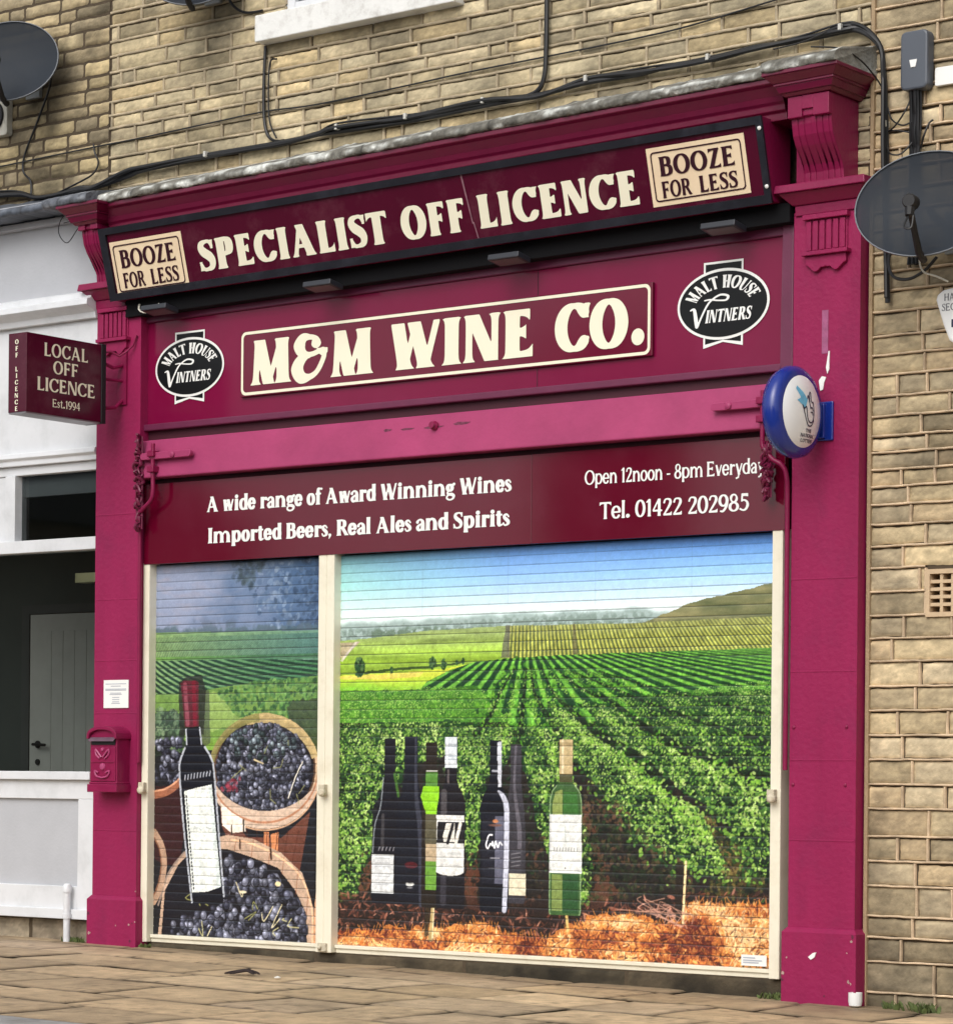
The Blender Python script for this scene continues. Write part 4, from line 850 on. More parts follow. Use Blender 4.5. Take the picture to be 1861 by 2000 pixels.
# ================================================================ THE WINE SHOP
SHOP = thing('wine_shop', 'magenta painted shopfront of the wine shop between two printed shutters and a stone upper wall', 'shop', (-2.6, .3, 0))
BUFF = [(196, 177, 136), (188, 170, 130), (202, 185, 146), (178, 162, 126), (192, 174, 136), (172, 157, 124), (204, 180, 132)]
TANS = [(202, 180, 138), (194, 172, 130), (208, 187, 148), (184, 164, 126), (200, 174, 132), (176, 158, 124)]
WY = .08                                                 # face of the stone walls
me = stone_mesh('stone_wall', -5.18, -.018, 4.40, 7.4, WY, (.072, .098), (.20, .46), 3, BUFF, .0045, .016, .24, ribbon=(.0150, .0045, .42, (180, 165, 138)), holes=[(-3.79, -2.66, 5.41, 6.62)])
part('stone_wall', me, STONE, SHOP)
m = MB(); m.box(-5.19, -.012, WY + .010, .5, 4.3, 5.22); m.box(-5.19, -3.80, WY + .010, .5, 5.22, 7.4); m.box(-2.65, -.012, WY + .010, .5, 5.22, 7.4); m.box(-3.80, -2.65, WY + .010, .5, 6.6, 7.4)
m.box(-5.19, -4.86, WY + .004, .5, 0, 4.3); m.box(-.40, -.012, WY + .004, .5, 0, 4.3); m.box(-4.86, -.40, .16, .5, 0, 4.3)
m.build('mortar_bed', MORTARD, SHOP)
# first-floor window just above the frame: white sill, frame, dark pane
m = MB(); m.box(-3.945, -2.515, -.01, .25, 5.235, 5.385); m.build('window_sill', mat('white painted stone sill', (240, 240, 236), .5, .05, 6, .2, 40, (150, 140, 130), .5, 9, streak=True), SHOP, .006).data.update()
m = MB(); m.box(-3.80, -3.73, .09, .16, 5.385, 6.6); m.box(-2.72, -2.65, .09, .16, 5.385, 6.6); m.box(-3.73, -2.72, .09, .16, 5.385, 5.45); m.box(-3.27, -3.21, .09, .16, 5.45, 6.6)
wf = m.build('window', WPAINT, SHOP, .004)
m = MB(); m.add([(-3.73, .12, 5.45), (-2.72, .12, 5.45), (-2.72, .12, 6.6), (-3.73, .12, 6.6)], [(0, 1, 2, 3)]); m.build('pane', glass_mat('window glass', (.6, .65, .65, 1)), wf)

# pilasters
def console_prof():
    return [(.08, 4.375), (-.20, 4.375), (-.20, 4.275), (-.183, 4.272), (-.180, 4.24), (-.168, 4.19), (-.142, 4.145), (-.105, 4.10), (-.078, 4.065), (-.062, 4.03), (-.058, 3.985), (.08, 3.985)]
def pilaster(x0, x1, cx0, cx1, kx0, kx1, right):
    zb = gz((x0 + x1) / 2)
    m = MB(); m.box(x0, x1, 0, WY + .003, .36, 3.86); m.box(x0 + .003, kx1 - .006 if right else x1 - .003, .012, WY + .003, 3.86, 4.375)
    for z in ((2.07, 1.62, 1.19, .80) if right else (2.62, 2.12, 1.76, 1.45, .76)):              # ghosted block joints in the painted stone
        m.box(x0 + .004, x1 - .004, -.002, .001, z - .004, z + .004)
    p = m.build('pilaster', PINK, SHOP, .005)
    m = MB(); m.frustum(x0 - .0, x1 + .0, WY + .002, -.003, zb - .15, .352, .022, .022); m.frustum(x0, x1, WY + .002, -.003, .352, .376, .022, .002); m.build('plinth', PINK, p, .005)
    m = MB()
    m.frustum(cx0 + .03, cx1 - .03, WY, .0, 3.84, 3.89, .012, .014); m.frustum(cx0 + .03, cx1 - .03, WY, -.0, 3.89, 3.945, .022, .075); m.frustum(cx0 + .03, cx1 - .03, WY, 0, 3.945, 3.985, .092, .085)
    m.build('capital', PINKWOOD, p, .004)
    f0, f1 = ((-.318, -.092) if right else (-5.145, -4.925)); m = MB(); w = (f1 - f0) / 11.
    m.box(f0, f1, -.008, .003, 3.64, 3.825)
    for i in range(6): m.box(f0 + w * 11 * (i / 6. + .012), f0 + w * 11 * ((i + 1) / 6. - .034), -.020, -.008, 3.662, 3.806)
    m.box(f0 - .012, f1 + .012, -.034, .002, 3.812, 3.836); m.box(f0 - .012, f1 + .018, -.044, .002, 3.636, 3.656)
    sc = []; n = 18
    for i in range(n + 1):
        u = i / n; sc.append((f0 + (f1 - f0) * u, 3.575 + .018 * math.cos(u * 4 * math.pi) - .012 * (abs(u - .5) < .08)))
    m.prism_y([(f1, 3.636), (f0, 3.636)] + sc, -.022, .002)
    m.build('fluted_panel', PINK, p, .003)
    m = MB(); m.prism(console_prof(), kx0, kx1)
    # reeds on the scroll face
    pr = console_prof()[3:-1]; w = (kx1 - kx0)
    for i in range(6):
        a = kx0 + w * (.04 + .92 * i / 6.); bq = a + w * .128
        if i == 2: continue
        q = [(y - .0055, z) for y, z in pr]; m.prism([(y + .004, z) for y, z in pr] + list(reversed(q)), a, bq)
    m.box(kx0 - .004, kx0 + w * .34, -.212, -.17, 4.268, 4.372); m.box(kx0 + w * .34, kx0 + w * .62, -.212, -.17, 4.305, 4.372); m.box(kx0 + w * .62, kx1 + .004, -.212, -.17, 4.268, 4.372)
    m.build('console', PINKWOOD, p, .004)
    return p
me = stone_mesh('stone_wall', -.30, -.014, 3.90, 4.40, WY, [.085, .09, .08], (.10, .2), 41, BUFF, .007, .017, .24, ribbon=(.0150, .0045, .42, (180, 165, 138)))
part('stone_wall', me, STONE, SHOP)
PR = pilaster(-.395, -.022, -.40, -.015, -.305, -.085, True)
PL = pilaster(-5.185, -4.825, -5.205, -4.925, -5.135, -4.985, False)
# scars on the pilasters
rc = random.Random(21)
for pl_, xa, xb in ((PR, -.40, -.02), (PL, -5.19, -4.82)):
    for i in range(9):
        x = rc.choice([xa + rc.uniform(-.015, .02), xb + rc.uniform(-.03, .015), rc.uniform(xa, xb)]); z = gz(x) + rc.choice([rc.uniform(.02, .12), rc.uniform(.1, .34)]); s_ = rc.uniform(.004, .011)
        q = [(x + s_ * rc.uniform(.5, 1.2) * math.cos(t), z + s_ * rc.uniform(.5, 1.5) * math.sin(t)) for t in np.linspace(0, 6.28, 8)[:-1]]
        MB().prism_y(q, -.0262, -.020).build('paint_chip', mat('bare chipped stone', (178, 150, 140), .8, .3, 60) if i % 3 else mat('old dark paint', (96, 24, 54), .6, .2, 40), pl_)
m = MB(); m.box(-.232, -.197, -.002, .001, 3.16, 3.37); m.build('cable_scar', mat('old sealant scar', (160, 84, 124), .6, .25, 30), PR)
for q in ([(-.205, 3.09), (-.192, 3.17), (-.186, 3.17), (-.188, 3.08), (-.198, 3.06)], [(-.245, 3.03), (-.228, 3.05), (-.205, 3.045), (-.215, 3.02), (-.222, 2.985), (-.236, 2.98)], [(-.26, .235), (-.235, .255), (-.215, .26), (-.225, .235), (-.245, .222)]):
    m = MB(); m.prism_y(q, -.006 if q[0][1] > 1 else -.031, -.0005 if q[0][1] > 1 else -.024); m.build('paint_chip', WHITE, PR)
for x, z in ((-.37, 1.35), (-.075, 1.35), (-.372, 1.07), (-.08, 1.07)): MB().lathe([(.008, 0), (.008, .006), (.003, .008)], (x, 0, z), (0, -1, 0), 10).build('bolt', PINKWOOD, PR)

# cornice: stepped timber mouldings, breaking forward over the consoles
KC = .0155
m = MB()
run = [(.08, 4.30), (-.115, 4.30), (-.118, 4.335), (-.135, 4.345), (-.138, 4.372), (-.150, 4.385), (-.158, 4.41), (-.185, 4.45), (-.205, 4.462), (-.205, 4.486), (.08, 4.486)]
m.prism(run, -4.96, -.37)
for x0, x1 in ((-.305, -.085), (-5.135, -4.99)):
    m.frustum(x0, x1, .079, -.205, 4.376, 4.392, .016, .030); m.frustum(x0, x1, .079, -.205, 4.392, 4.424, .036, .050); m.frustum(x0, x1, .079, -.205, 4.424, 4.436, .056, .056); m.frustum(x0, x1, .079, -.205, 4.436, 4.470, .058, .092); m.frustum(x0, x1, .079, -.205, 4.470, 4.488, .098, .098)
m.shear(KC); m.build('cornice', mat('dark magenta cornice paint', (110, 16, 54), .32, .08, 7, .12, 50, (84, 16, 48), .35, 4), SHOP, .003)
# weathered slab and cement flaunching on top of it
def slab(name, x0, x1, mat_, cols, seed, yf, parent, k=KC, z0=4.488, thick=.055, rise=.085, yback=WY + .03):
    nx = int((x1 - x0) / .012); prof = [(yback, 0.), (yf + .015, 0.), (yf, .004), (yf - .004, .024), (yf + .004, .042), (yf + .02, .052), (yf + .06, .070), (yf + .5 * (WY - yf) , .098), (WY - .05, .125), (WY - .008, .145), (yback, .15)]
    P, C = [], []
    xs = np.linspace(x0, x1, nx); 
    for i, (y, z) in enumerate(prof):
        n = fbm(xs * 9, np.full(nx, i * .42), 4, seed); n2 = fbm(xs * 34, np.full(nx, i * .9), 3, seed + 4); yy = np.full(nx, y, float)
        if callable(yf): pass
        if 0 < i < 7: yy = yy + (n - .5) * .03 + (n2 - .5) * .014
        zz = z0 + z + k * xs + (n - .5) * (.014 if i < 4 else .026 if i > 7 else .012) * (i > 0) + (n2 - .5) * (.014 if 1 < i < 6 else .010)
        if i in (2, 3): zz = zz - np.clip(n2 - .62, 0, 1) * .05
        P.append(np.stack([xs, yy, zz], -1)); w = np.clip((fbm(xs * 7, np.full(nx, i * .75), 5, seed + 9) - .49) * 7 + (.15 if i > 5 else -.35), 0, 1)[:, None]
        g = (1 - .55 * np.exp(-np.minimum((xs + seed * .13) % .86, .86 - (xs + seed * .13) % .86) / .005))[:, None] * (.62 + .40 * n2 + .36 * fbm(xs * 80, np.full(nx, i * 2.3), 2, seed + 2))[:, None]; C.append(np.clip((np.array(cols[0]) * (1 - w) + np.array(cols[1]) * w) * g, 0, 255))
    P, C = np.array(P), np.array(C); k_ = len(prof); F = []
    I = np.arange(k_ - 1)[:, None] * nx + np.arange(nx - 1)[None]; I = I.reshape(-1); F = np.stack([I, I + nx, I + nx + 1, I + 1], -1)
    V = P.reshape(-1, 3); Cc = C.reshape(-1, 3)
    # end caps
    b = len(V); F = F.tolist()
    me = col_mesh(name, V, np.array(F), Cc / 255., .85, smooth=False)
    bm = bmesh.new(); bm.from_mesh(me); bm.verts.ensure_lookup_table()
    for col_ in (0, nx - 1):
        try: bm.faces.new([bm.verts[i * nx + col_] for i in range(k_)])
        except ValueError: pass
    bmesh.ops.recalc_face_normals(bm, faces=bm.faces); bm.to_mesh(me); bm.free()
    return part(name, me, mat_, parent)
STC = [(112, 110, 102), (212, 214, 208)]
slab('cornice_slab', -4.97, -.40, SLABS, STC, 3, -.222, SHOP)
slab('cornice_slab', -.40, .012, SLABS, STC, 5, -.312, SHOP)
slab('cornice_slab', -5.34, -4.97, SLABS, [(98, 102, 110), (150, 154, 160)], 7, -.312, SHOP)

# beam above the shutters (splayed face), dark slots above and below it
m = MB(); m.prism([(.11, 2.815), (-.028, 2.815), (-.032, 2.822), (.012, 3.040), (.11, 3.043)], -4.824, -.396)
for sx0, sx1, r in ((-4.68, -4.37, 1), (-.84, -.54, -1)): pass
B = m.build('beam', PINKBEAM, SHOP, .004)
m = MB()
for x, z, l, h in ((-2.98, 2.975, .06, .016), (-2.86, 2.972, .10, .012), (-2.70, 2.97, .14, .014), (-2.50, 2.978, .12, .018)):
    y = .012 - (3.04 - z) * .2; m.prism_y([(x, z), (x + l * .3, z + h * .5), (x + l, z + h * .2), (x + l * .8, z - h * .4), (x + l * .2, z - h * .6)], y - .002, y + .02); m.build('paint_damage', mat('flaked dark paint', (120, 52, 80), .7, .4, 40, .8, 60), B); m = MB()
m = MB(); m.lathe([(.024, 0), (.026, .012), (.012, .03), (.018, .036)], (-2.62, -.0, 2.975), (0, -1, .1), 14); m.build('old_fixing', PINKWOOD, B)
m = MB(); m.box(-4.824, -.396, .07, .15, 3.043, 3.10); m.box(-4.824, -.396, .07, .15, 2.775, 2.815); m.build('shaded_rebate', mat('shaded claret rebate', (70, 12, 34), .6, .1, 6), SHOP)  # shade of the recesses round the beam is put into the colour
# stone threshold under the shutters
me = stone_mesh('stone_threshold', -4.825, -.396, -.12, .115, .075, [.235], (.9, 1.5), 8, [(120, 104, 78), (104, 92, 70), (130, 112, 84)], .008, .008, .5)
part('stone_threshold', me, STONE, SHOP)
m = MB(); m.box(-4.823, -.397, .077, .16, -.1, .112); m.build('threshold_core', MORTARD, SHOP)

# ================================================================ SIGNS
# lightbox, top leaning out
KL = .0105
LB = thing('lightbox_sign', 'long maroon lightbox sign leaning out under the cornice, cream words SPECIALIST OFF LICENCE', 'sign', (-2.7, -.1, 3.9))
X0, X1 = -4.975, -.462; ZT, ZB, YT, YB = 4.312, 3.918, -.195, -.088
def lbf(off):                                            # board coordinates: a = x, b = 0..1 up the sloping face
    return lambda a, b: (a, YB + (YT - YB) * b - off * .96, ZB + (ZT - ZB) * b - off * .27 + KL * a)
HT = math.hypot(ZT - ZB, YT - YB)
m = MB(); m.prism([(.07, ZT), (YT, ZT), (YB, ZB), (.07, ZB)], X0, X1); m.shear(KL); m.build('casing', PINKWOOD, LB, .002)
m = MB(); m.flat([[(X0, 0), (X1, 0), (X1, 1), (X0, 1)]], lbf(.003)); m.build('face', MAROONBOX, LB)
m = MB()
def bar(a0, a1, b0, b1, th=.014):
    f0, f1 = lbf(.0035), lbf(.0035 + th); v = [f(a, b) for f in (f0, f1) for a, b in ((a0, b0), (a1, b0), (a1, b1), (a0, b1))]
    m.add(v, [(0, 1, 2, 3), (4, 5, 6, 7), (0, 1, 5, 4), (1, 2, 6, 5), (2, 3, 7, 6), (3, 0, 4, 7)])
bar(X0 - .002, X1 + .002, .915, 1.01); bar(X0 - .002, X1 + .002, -.02, .085); bar(X0 - .002, X0 + .05, .085, .915); bar(X1 - .035, X1 + .002, .085, .915)
m.build('trim_frame', BLACK, LB, .002)
m = MB(); m.box(X0 + .05, X1 + .06, -.030, .07, 3.818, 3.915); m.shear(KL); m.build('trough', TROUGH, LB, .003)
for x, (z0, z1) in ((X1 - .012, (4.26, 4.26)), (X1 - .012, (3.99, 3.99))):
    m = MB(); bq = (z0 - ZB) / (ZT - ZB); m.lathe([(.010, 0), (.010, .006), (.002, .009)], lbf(.018)(x, bq), (0, -.96, -.27), 12); m.build('screw_cap', WHITE, LB)
m = MB(); fn = lbf(.0062)
def lbtext(txt, x0, x1, b0=.20, b1=.625): fit_text(m, txt, (.30, .115, .07), fn, x0, x1, b0, b1 - b0, 36, .035)
WORDS = dict(a=(-4.24, -2.851), b=(-2.76, -2.32), c=(-2.245, -1.218))
lbtext('SPECIALIST', *WORDS['a']); lbtext('OFF', *WORDS['b']); lbtext('LICENCE', *WORDS['c'])
m.build('lettering', LETTER, LB, weld=False)
for px0, px1, b0, b1 in ((-4.915, -4.345, .035, .80), (-1.15, -.575, .135, .845)):
    p0 = MB(); p0.flat([[(px0, b0), (px1, b0), (px1, b1), (px0, b1)]], lbf(.0056)); pq = p0.build('plaque', TAN, LB)
    l = MB(); w, h = px1 - px0, b1 - b0; e = .022; eb = .022 / HT
    o = rrect(px0 + e, px1 - e, 0, (b1 - b0) * HT - 2 * e, .02); i = rrect(px0 + e + .007, px1 - e - .007, .007, (b1 - b0) * HT - 2 * e - .007, .015)
    cv = lambda q: [(a, b0 + eb + bb / HT) for a, bb in q]
    l.flat(band(cv(o), cv(i)), lbf(.0086))
    fit_text(l, 'BOOZE', (.23, .09, .06), lbf(.0086), px0 + .065, px1 - .065, b0 + h * .50, h * .33, 34, .03)
    fit_text(l, 'FOR', (.23, .09, .055), lbf(.0086), px0 + .065, px0 + .065 + w * .30, b0 + h * .13, h * .28, 30, .03)
    fit_text(l, 'LESS', (.23, .09, .055), lbf(.0086), px0 + .065 + w * .385, px1 - .065, b0 + h * .13, h * .28, 30, .03)
    l.build('plaque_lettering', INK, pq, weld=False)
m = MB(); m.flat([[(-2.285, .28), (-2.278, .28), (-2.31, .98), (-2.322, .98)]], lbf(.0075)); m.flat([[(-2.258, .02), (-2.25, .02), (-2.272, .3), (-2.28, .3)]], lbf(.0075)); m.build('dirt_streak', mat('pale run of dirt', (136, 92, 104), .8, .3, 20), LB)

# main fascia
FS = thing('fascia_sign', 'claret fascia board in a plum frame reading M&M WINE CO. with two oval badges', 'sign', (-2.65, .06, 3.1))
KF = .008
m = MB(); m.box(-4.86, -.45, .062, .09, 3.13, 3.80); m.shear(KF, 3.5); fp = m.build('panel', FASCIA, FS)
MB().box(-1.992, -1.988, .0605, .0625, 3.14, 3.80).build('panel_joint', mat('dark panel seam', (60, 10, 32), .6, .1, 5), fp)
m = MB(); m.box(-4.905, -4.862, .03, .10, 3.10, 3.86); m.box(-.48, -.415, .03, .10, 3.10, 3.86); m.box(-4.862, -.48, .03, .10, 3.10, 3.138); m.box(-4.862, -.48, .045, .10, 3.772, 3.86)
i0 = len(m.v); m.shear(KF, 3.5); m.build('frame', FRAME, FS, .006)
m = MB(); m.box(-4.075, -1.252, .040, .061, 3.243, 3.617); nb = m.build('name_board', mat('claret name board', (108, 12, 46), .10, .05, 2, dirt=(122, 60, 84), dirt_amt=.10, spec=.42), FS, .003)
m = MB(); o = rrect(-4.066, -1.262, 3.250, 3.610, .035); i = rrect(-4.050, -1.278, 3.266, 3.594, .024); m.flat(band(o, i), face_xz(0, 0, .0375))
HV = (.30, .115, .075)
for tx, a, c in (('M&M', -3.998, -3.082), ('WINE', -2.985, -1.992), ('CO', -1.862, -1.398)): fit_text(m, tx, HV, face_xz(0, 0, .0375), a, c, 3.303, .252, 44, .0)
m.flat([[(-1.338 + .040 * math.cos(t), 3.345 + .043 * math.sin(t)) for t in np.linspace(0, 2 * math.pi, 25)[:-1]]], face_xz(0, 0, .0375))
m.build('lettering', LETTER, nb, weld=False)
def badge(cx, cz, a, b_):
    root = MB(); E_ = lambda ra, rb: [(cx + ra * math.cos(t), cz + rb * math.sin(t)) for t in np.linspace(0, 2 * math.pi, 65)[:-1]]
    tw, th = a * .43, b_ * 1.21
    root.flat([[(cx - tw, cz), (cx + tw, cz), (cx + tw, cz + th), (cx - tw, cz + th)]], face_xz(0, 0, .0585)); root.flat([[(cx - tw, cz), (cx - tw, cz - th), (cx, cz - th * .88), (cx + tw, cz - th), (cx + tw, cz)]], face_xz(0, 0, .0585))
    root.flat([E_(a, b_)], face_xz(0, 0, .0570)); bp = root.build('badge', WHITE, FS, weld=False)
    k = MB(); e = .011; k.flat([[(cx - tw + e, cz + b_ * .6), (cx + tw - e, cz + b_ * .6), (cx + tw - e, cz + th - e), (cx - tw + e, cz + th - e)]], face_xz(0, 0, .0580))
    k.flat([[(cx - tw + e, cz - b_ * .6), (cx - tw + e, cz - th + e * 1.8), (cx, cz - th * .88 + e), (cx + tw - e, cz - th + e * 1.8), (cx + tw - e, cz - b_ * .6)]], face_xz(0, 0, .0580))
    k.flat([E_(a - .014, b_ - .014)], face_xz(0, 0, .0555)); k.build('badge_ground', BADGE, bp, weld=False)
    l = MB(); pl, w = lay_text('MALT HOUSE', (.26, .085, .06), 26, .04); cap = b_ * .36; R1a, R1b = a * .60, b_ * .50
    def arc(x, y):
        t = math.radians(163 - 146 * (x / w)); ra, rb = R1a + y * cap * 1.15, R1b + y * cap
        return (cx + ra * math.cos(t), .0535, cz - b_ * .05 + rb * math.sin(t))
    l.flat(pl, arc)
    fit_text(l, 'INTNERS', (.25, .085, .06), lambda x, z: (x + (z - cz) * .18, .0535, z), cx - a * .33, cx + a * .66, cz - b_ * .50, b_ * .36, 26, .03)
    v = Pen(.2, .09, .0); v.curve([(.0, 1.), (.10, 1.06), (.17, .98), (.24, .40), (.28, 0.), (.45, .5), (.72, 1.18), (.95, 1.5), (1.3, 1.72), (1.62, 1.62), (1.55, 1.40), (1.2, 1.42), (.85, 1.5), (.62, 1.48)], False, [.07, .1, .14, .17, .09, .08, .09, .09, .11, .12, .10, .08, .09, .07])
    xs, ys = np.linspace(-.15, 1.85, 90), np.linspace(-.15, 1.9, 92); XX, YY = np.meshgrid(xs, ys); Fv = v.field(XX, YY); q = []
    for jj in range(91):
        for ii in range(89):
            c4 = [(xs[ii], ys[jj], Fv[jj, ii]), (xs[ii + 1], ys[jj], Fv[jj, ii + 1]), (xs[ii + 1], ys[jj + 1], Fv[jj + 1, ii + 1]), (xs[ii], ys[jj + 1], Fv[jj + 1, ii])]
            if min(p[2] for p in c4) >= 0: continue
            o = []
            for e_ in range(4):
                A, Bq = c4[e_], c4[(e_ + 1) % 4]
                if A[2] < 0: o.append(A[:2])
                if (A[2] < 0) != (Bq[2] < 0): kk = A[2] / (A[2] - Bq[2]); o.append((A[0] + (Bq[0] - A[0]) * kk, A[1] + (Bq[1] - A[1]) * kk))
            if len(o) > 2: q.append(o)
    s_ = b_ * .50
    l.flat([[(cx - a * .70 + x * a * .50, cz - b_ * .60 + y * s_) for x, y in p] for p in q], lambda x, z: (x, .0530, z))
    l.build('badge_lettering', WHITE, bp, weld=False)
badge(-4.488, 3.452, .272, .172); badge(-.838, 3.468, .272, .178)

# lower board
RS = thing('range_sign', 'maroon lower signboard with white lines about wines, beers, opening hours and telephone', 'sign', (-2.6, .05, 2.32))
m = MB(); m.box(-4.815, -1.9975, .03, .066, 2.318, 2.786); m.box(-1.9955, -.452, .03, .066, 2.318, 2.786); m.build('panel', MAROON, RS, .002)
m = MB(); F3 = face_xz(0, 0, .0275); BO = (.245, .10, .06); BK = (.165, .09, .045)
fit_text(m, 'A wide range of Award Winning Wines', BO, F3, -4.316, -2.127, 2.600, .088, 26, .0); fit_text(m, 'Imported Beers, Real Ales and Spirits', BO, F3, -4.305, -2.137, 2.420, .088, 26, .0)
fit_text(m, 'Open 12noon - 8pm Everyday', BK, F3, -1.655, -.567, 2.606, .074, 26, .0); fit_text(m, 'Tel. 01422 202985', BK, F3, -1.560, -.654, 2.424, .087, 28, .0)
m.build('lettering', WHITE, RS, weld=False)

# hanging sign at the left pilaster
HS = thing('hanging_sign', 'small maroon box sign hung out from the left pilaster, reading LOCAL OFF LICENCE Est.1994', 'sign', (-5.02, -.48, 3.14))
m = MB(); m.box(-5.10, -4.952, -.784, -.172, 3.138, 3.588); m.build('box', MAROONBOX, HS, .003)
m = MB(); m.box(-5.106, -4.946, -.196, -.160, 3.132, 3.594); m.build('end_cap', MATTBLACK, HS, .003)
m = MB(); m.box(-5.095, -4.955, -.782, -.20, 3.130, 3.1375); m.build('bottom_rim', mat('brushed alloy', (150, 146, 150), .35, .1, 8, metal=.6), HS)
m = MB(); fh = lambda a, b: (-4.9495, -.784 + a, 3.138 + b); MD = (.20, .085, .05)
fit_text(m, 'LOCAL', MD, fh, .132, .480, .331, .076, 30, .06); fit_text(m, 'OFF', MD, fh, .205, .403, .237, .074, 30, .06); fit_text(m, 'LICENCE', MD, fh, .080, .538, .131, .077, 30, .05); fit_text(m, 'Est.1994', (.14, .075, .04), fh, .201, .420, .046, .046, 24, .03)
zc = .412
for ch in 'OFF LICENCE':
    if ch == ' ': zc -= .042; continue
    tri_text(m, ch, (.24, .10, .05), lambda a, b: (-5.10 + a, -.7865, 3.138 + b), .070, zc - .026, .026, 20, 1.25); zc -= .0375
m.build('lettering', LETTER, HS, weld=False)
m = MB(); m.box(-5.0, -4.93, -.012, -.0005, 3.26, 3.62); m.tube([(-5.0, -.16, 3.50), (-4.97, -.08, 3.47), (-4.965, -.01, 3.49)], .011); m.tube([(-5.0, -.16, 3.225), (-4.97, -.06, 3.24), (-4.965, -.01, 3.285)], .011); m.tube([(-5.0, -.16, 3.40), (-4.965, -.01, 3.40)], .009)
m.tube([(-5.0, -.165, 3.545), (-4.96, -.11, 3.56), (-4.93, -.07, 3.535), (-4.90, -.04, 3.565), (-4.87, -.02, 3.60), (-4.85, -.01, 3.66)], .007); m.build('wall_bracket', PINKWOOD, HS, smooth=True)

# lottery sign
LS = thing('lottery_sign', 'round blue and white illuminated lottery sign with crossed fingers mark on the right pilaster', 'sign', (-.25, -.28, 2.85))
m = MB(); c0 = Vector((-.245, -.248, 2.850))
m.lathe([(.001, -.062), (.15, -.06), (.205, -.04), (.222, 0), (.218, .028), (.200, .046), (.176, .052)], c0, (1, 0, 0), 56, 1.02, 1., ref=(0, 1, 0)); m.build('rim', mat('royal blue plastic', (22, 48, 140), .25, .05, 5, coat=.3), LS, smooth=True, angle=60)
m = MB(); m.lathe([(.172, .052), (.150, .066), (.10, .078), (.05, .084), (.001, .086)], c0, (1, 0, 0), 56, 1.0, 1., ref=(0, 1, 0)); m.build('lens', mat('white acrylic', (246, 248, 250), .18, .02, 4, coat=.3), LS, smooth=True)
m = MB(); m.box(-.29, -.20, -.03, .001, 2.745, 2.915); m.box(-.28, -.22, -.06, -.03, 2.77, 2.89); m.box(-.28, -.16, -.014, .0005, 2.735, 2.925)
m.build('mount', mat('royal blue plastic', (22, 48, 140)), LS, .006)
def lens_fn(a, b):                                       # a along +y, b up, laid on the dome
    r = math.hypot(a, b); h = float(np.interp(r, [0, .05, .10, .150, .172], [.086, .084, .078, .066, .052])); return (c0.x + h + .002, c0.y + a, c0.z + b)
m = MB(); m.flat([[(-.075, .115), (-.03, .085), (.0, .055), (-.022, .012), (-.055, .03), (-.085, .045), (-.055, .06)], [(-.075, .115), (-.055, .06), (-.085, .1)]], lens_fn); m.build('star_mark', mat('sky blue print', (110, 190, 228), .4, .03, 5), LS, weld=False)
def pen_polys(p, x0, x1, y0, y1, n):
    xs, ys = np.linspace(x0, x1, n), np.linspace(y0, y1, int(n * (y1 - y0) / (x1 - x0))); XX, YY = np.meshgrid(xs, ys); Fv = p.field(XX, YY); q = []
    for jj in range(len(ys) - 1):
        for ii in range(len(xs) - 1):
            if min(Fv[jj, ii], Fv[jj + 1, ii + 1], Fv[jj, ii + 1], Fv[jj + 1, ii]) < 0 and Fv[jj:jj + 2, ii:ii + 2].mean() < 0: q.append([(xs[ii], ys[jj]), (xs[ii + 1], ys[jj]), (xs[ii + 1], ys[jj + 1]), (xs[ii], ys[jj + 1])])
    return q
p = Pen(.007, .007, 0); w = .0065
for pts in ([(-.045, .025), (-.03, .01), (-.012, .02), (-.004, -.02), (.01, -.045), (.035, -.052), (.055, -.035), (.06, .0), (.055, .045)], [(.0, .06), (.008, .075), (.018, .04), (.026, .015)], [(.018, .04), (.022, .085), (.034, .09), (.036, .05), (.055, .045)], [(-.045, .025), (-.03, -.005), (-.01, -.045), (.012, -.068), (.04, -.065), (.06, -.04)], [(.026, .015), (.04, .02), (.05, .008)], [(.028, -.004), (.042, -.002), (.05, -.014)]):
    p.curve(pts, False, [w] * len(pts))
m = MB(); m.flat(pen_polys(p, -.07, .08, -.09, .11, 90), lens_fn)
for tx, z, hw in (('THE', -.100, .026), ('NATIONAL', -.124, .062), ('LOTTERY', -.148, .055)): fit_text(m, tx, (.2, .14, .0), lens_fn, .02 - hw, .02 + hw, z, .017, 22, .08)
m.build('hand_mark', mat('navy print', (30, 36, 70), .4, .03, 5), LS, weld=False)

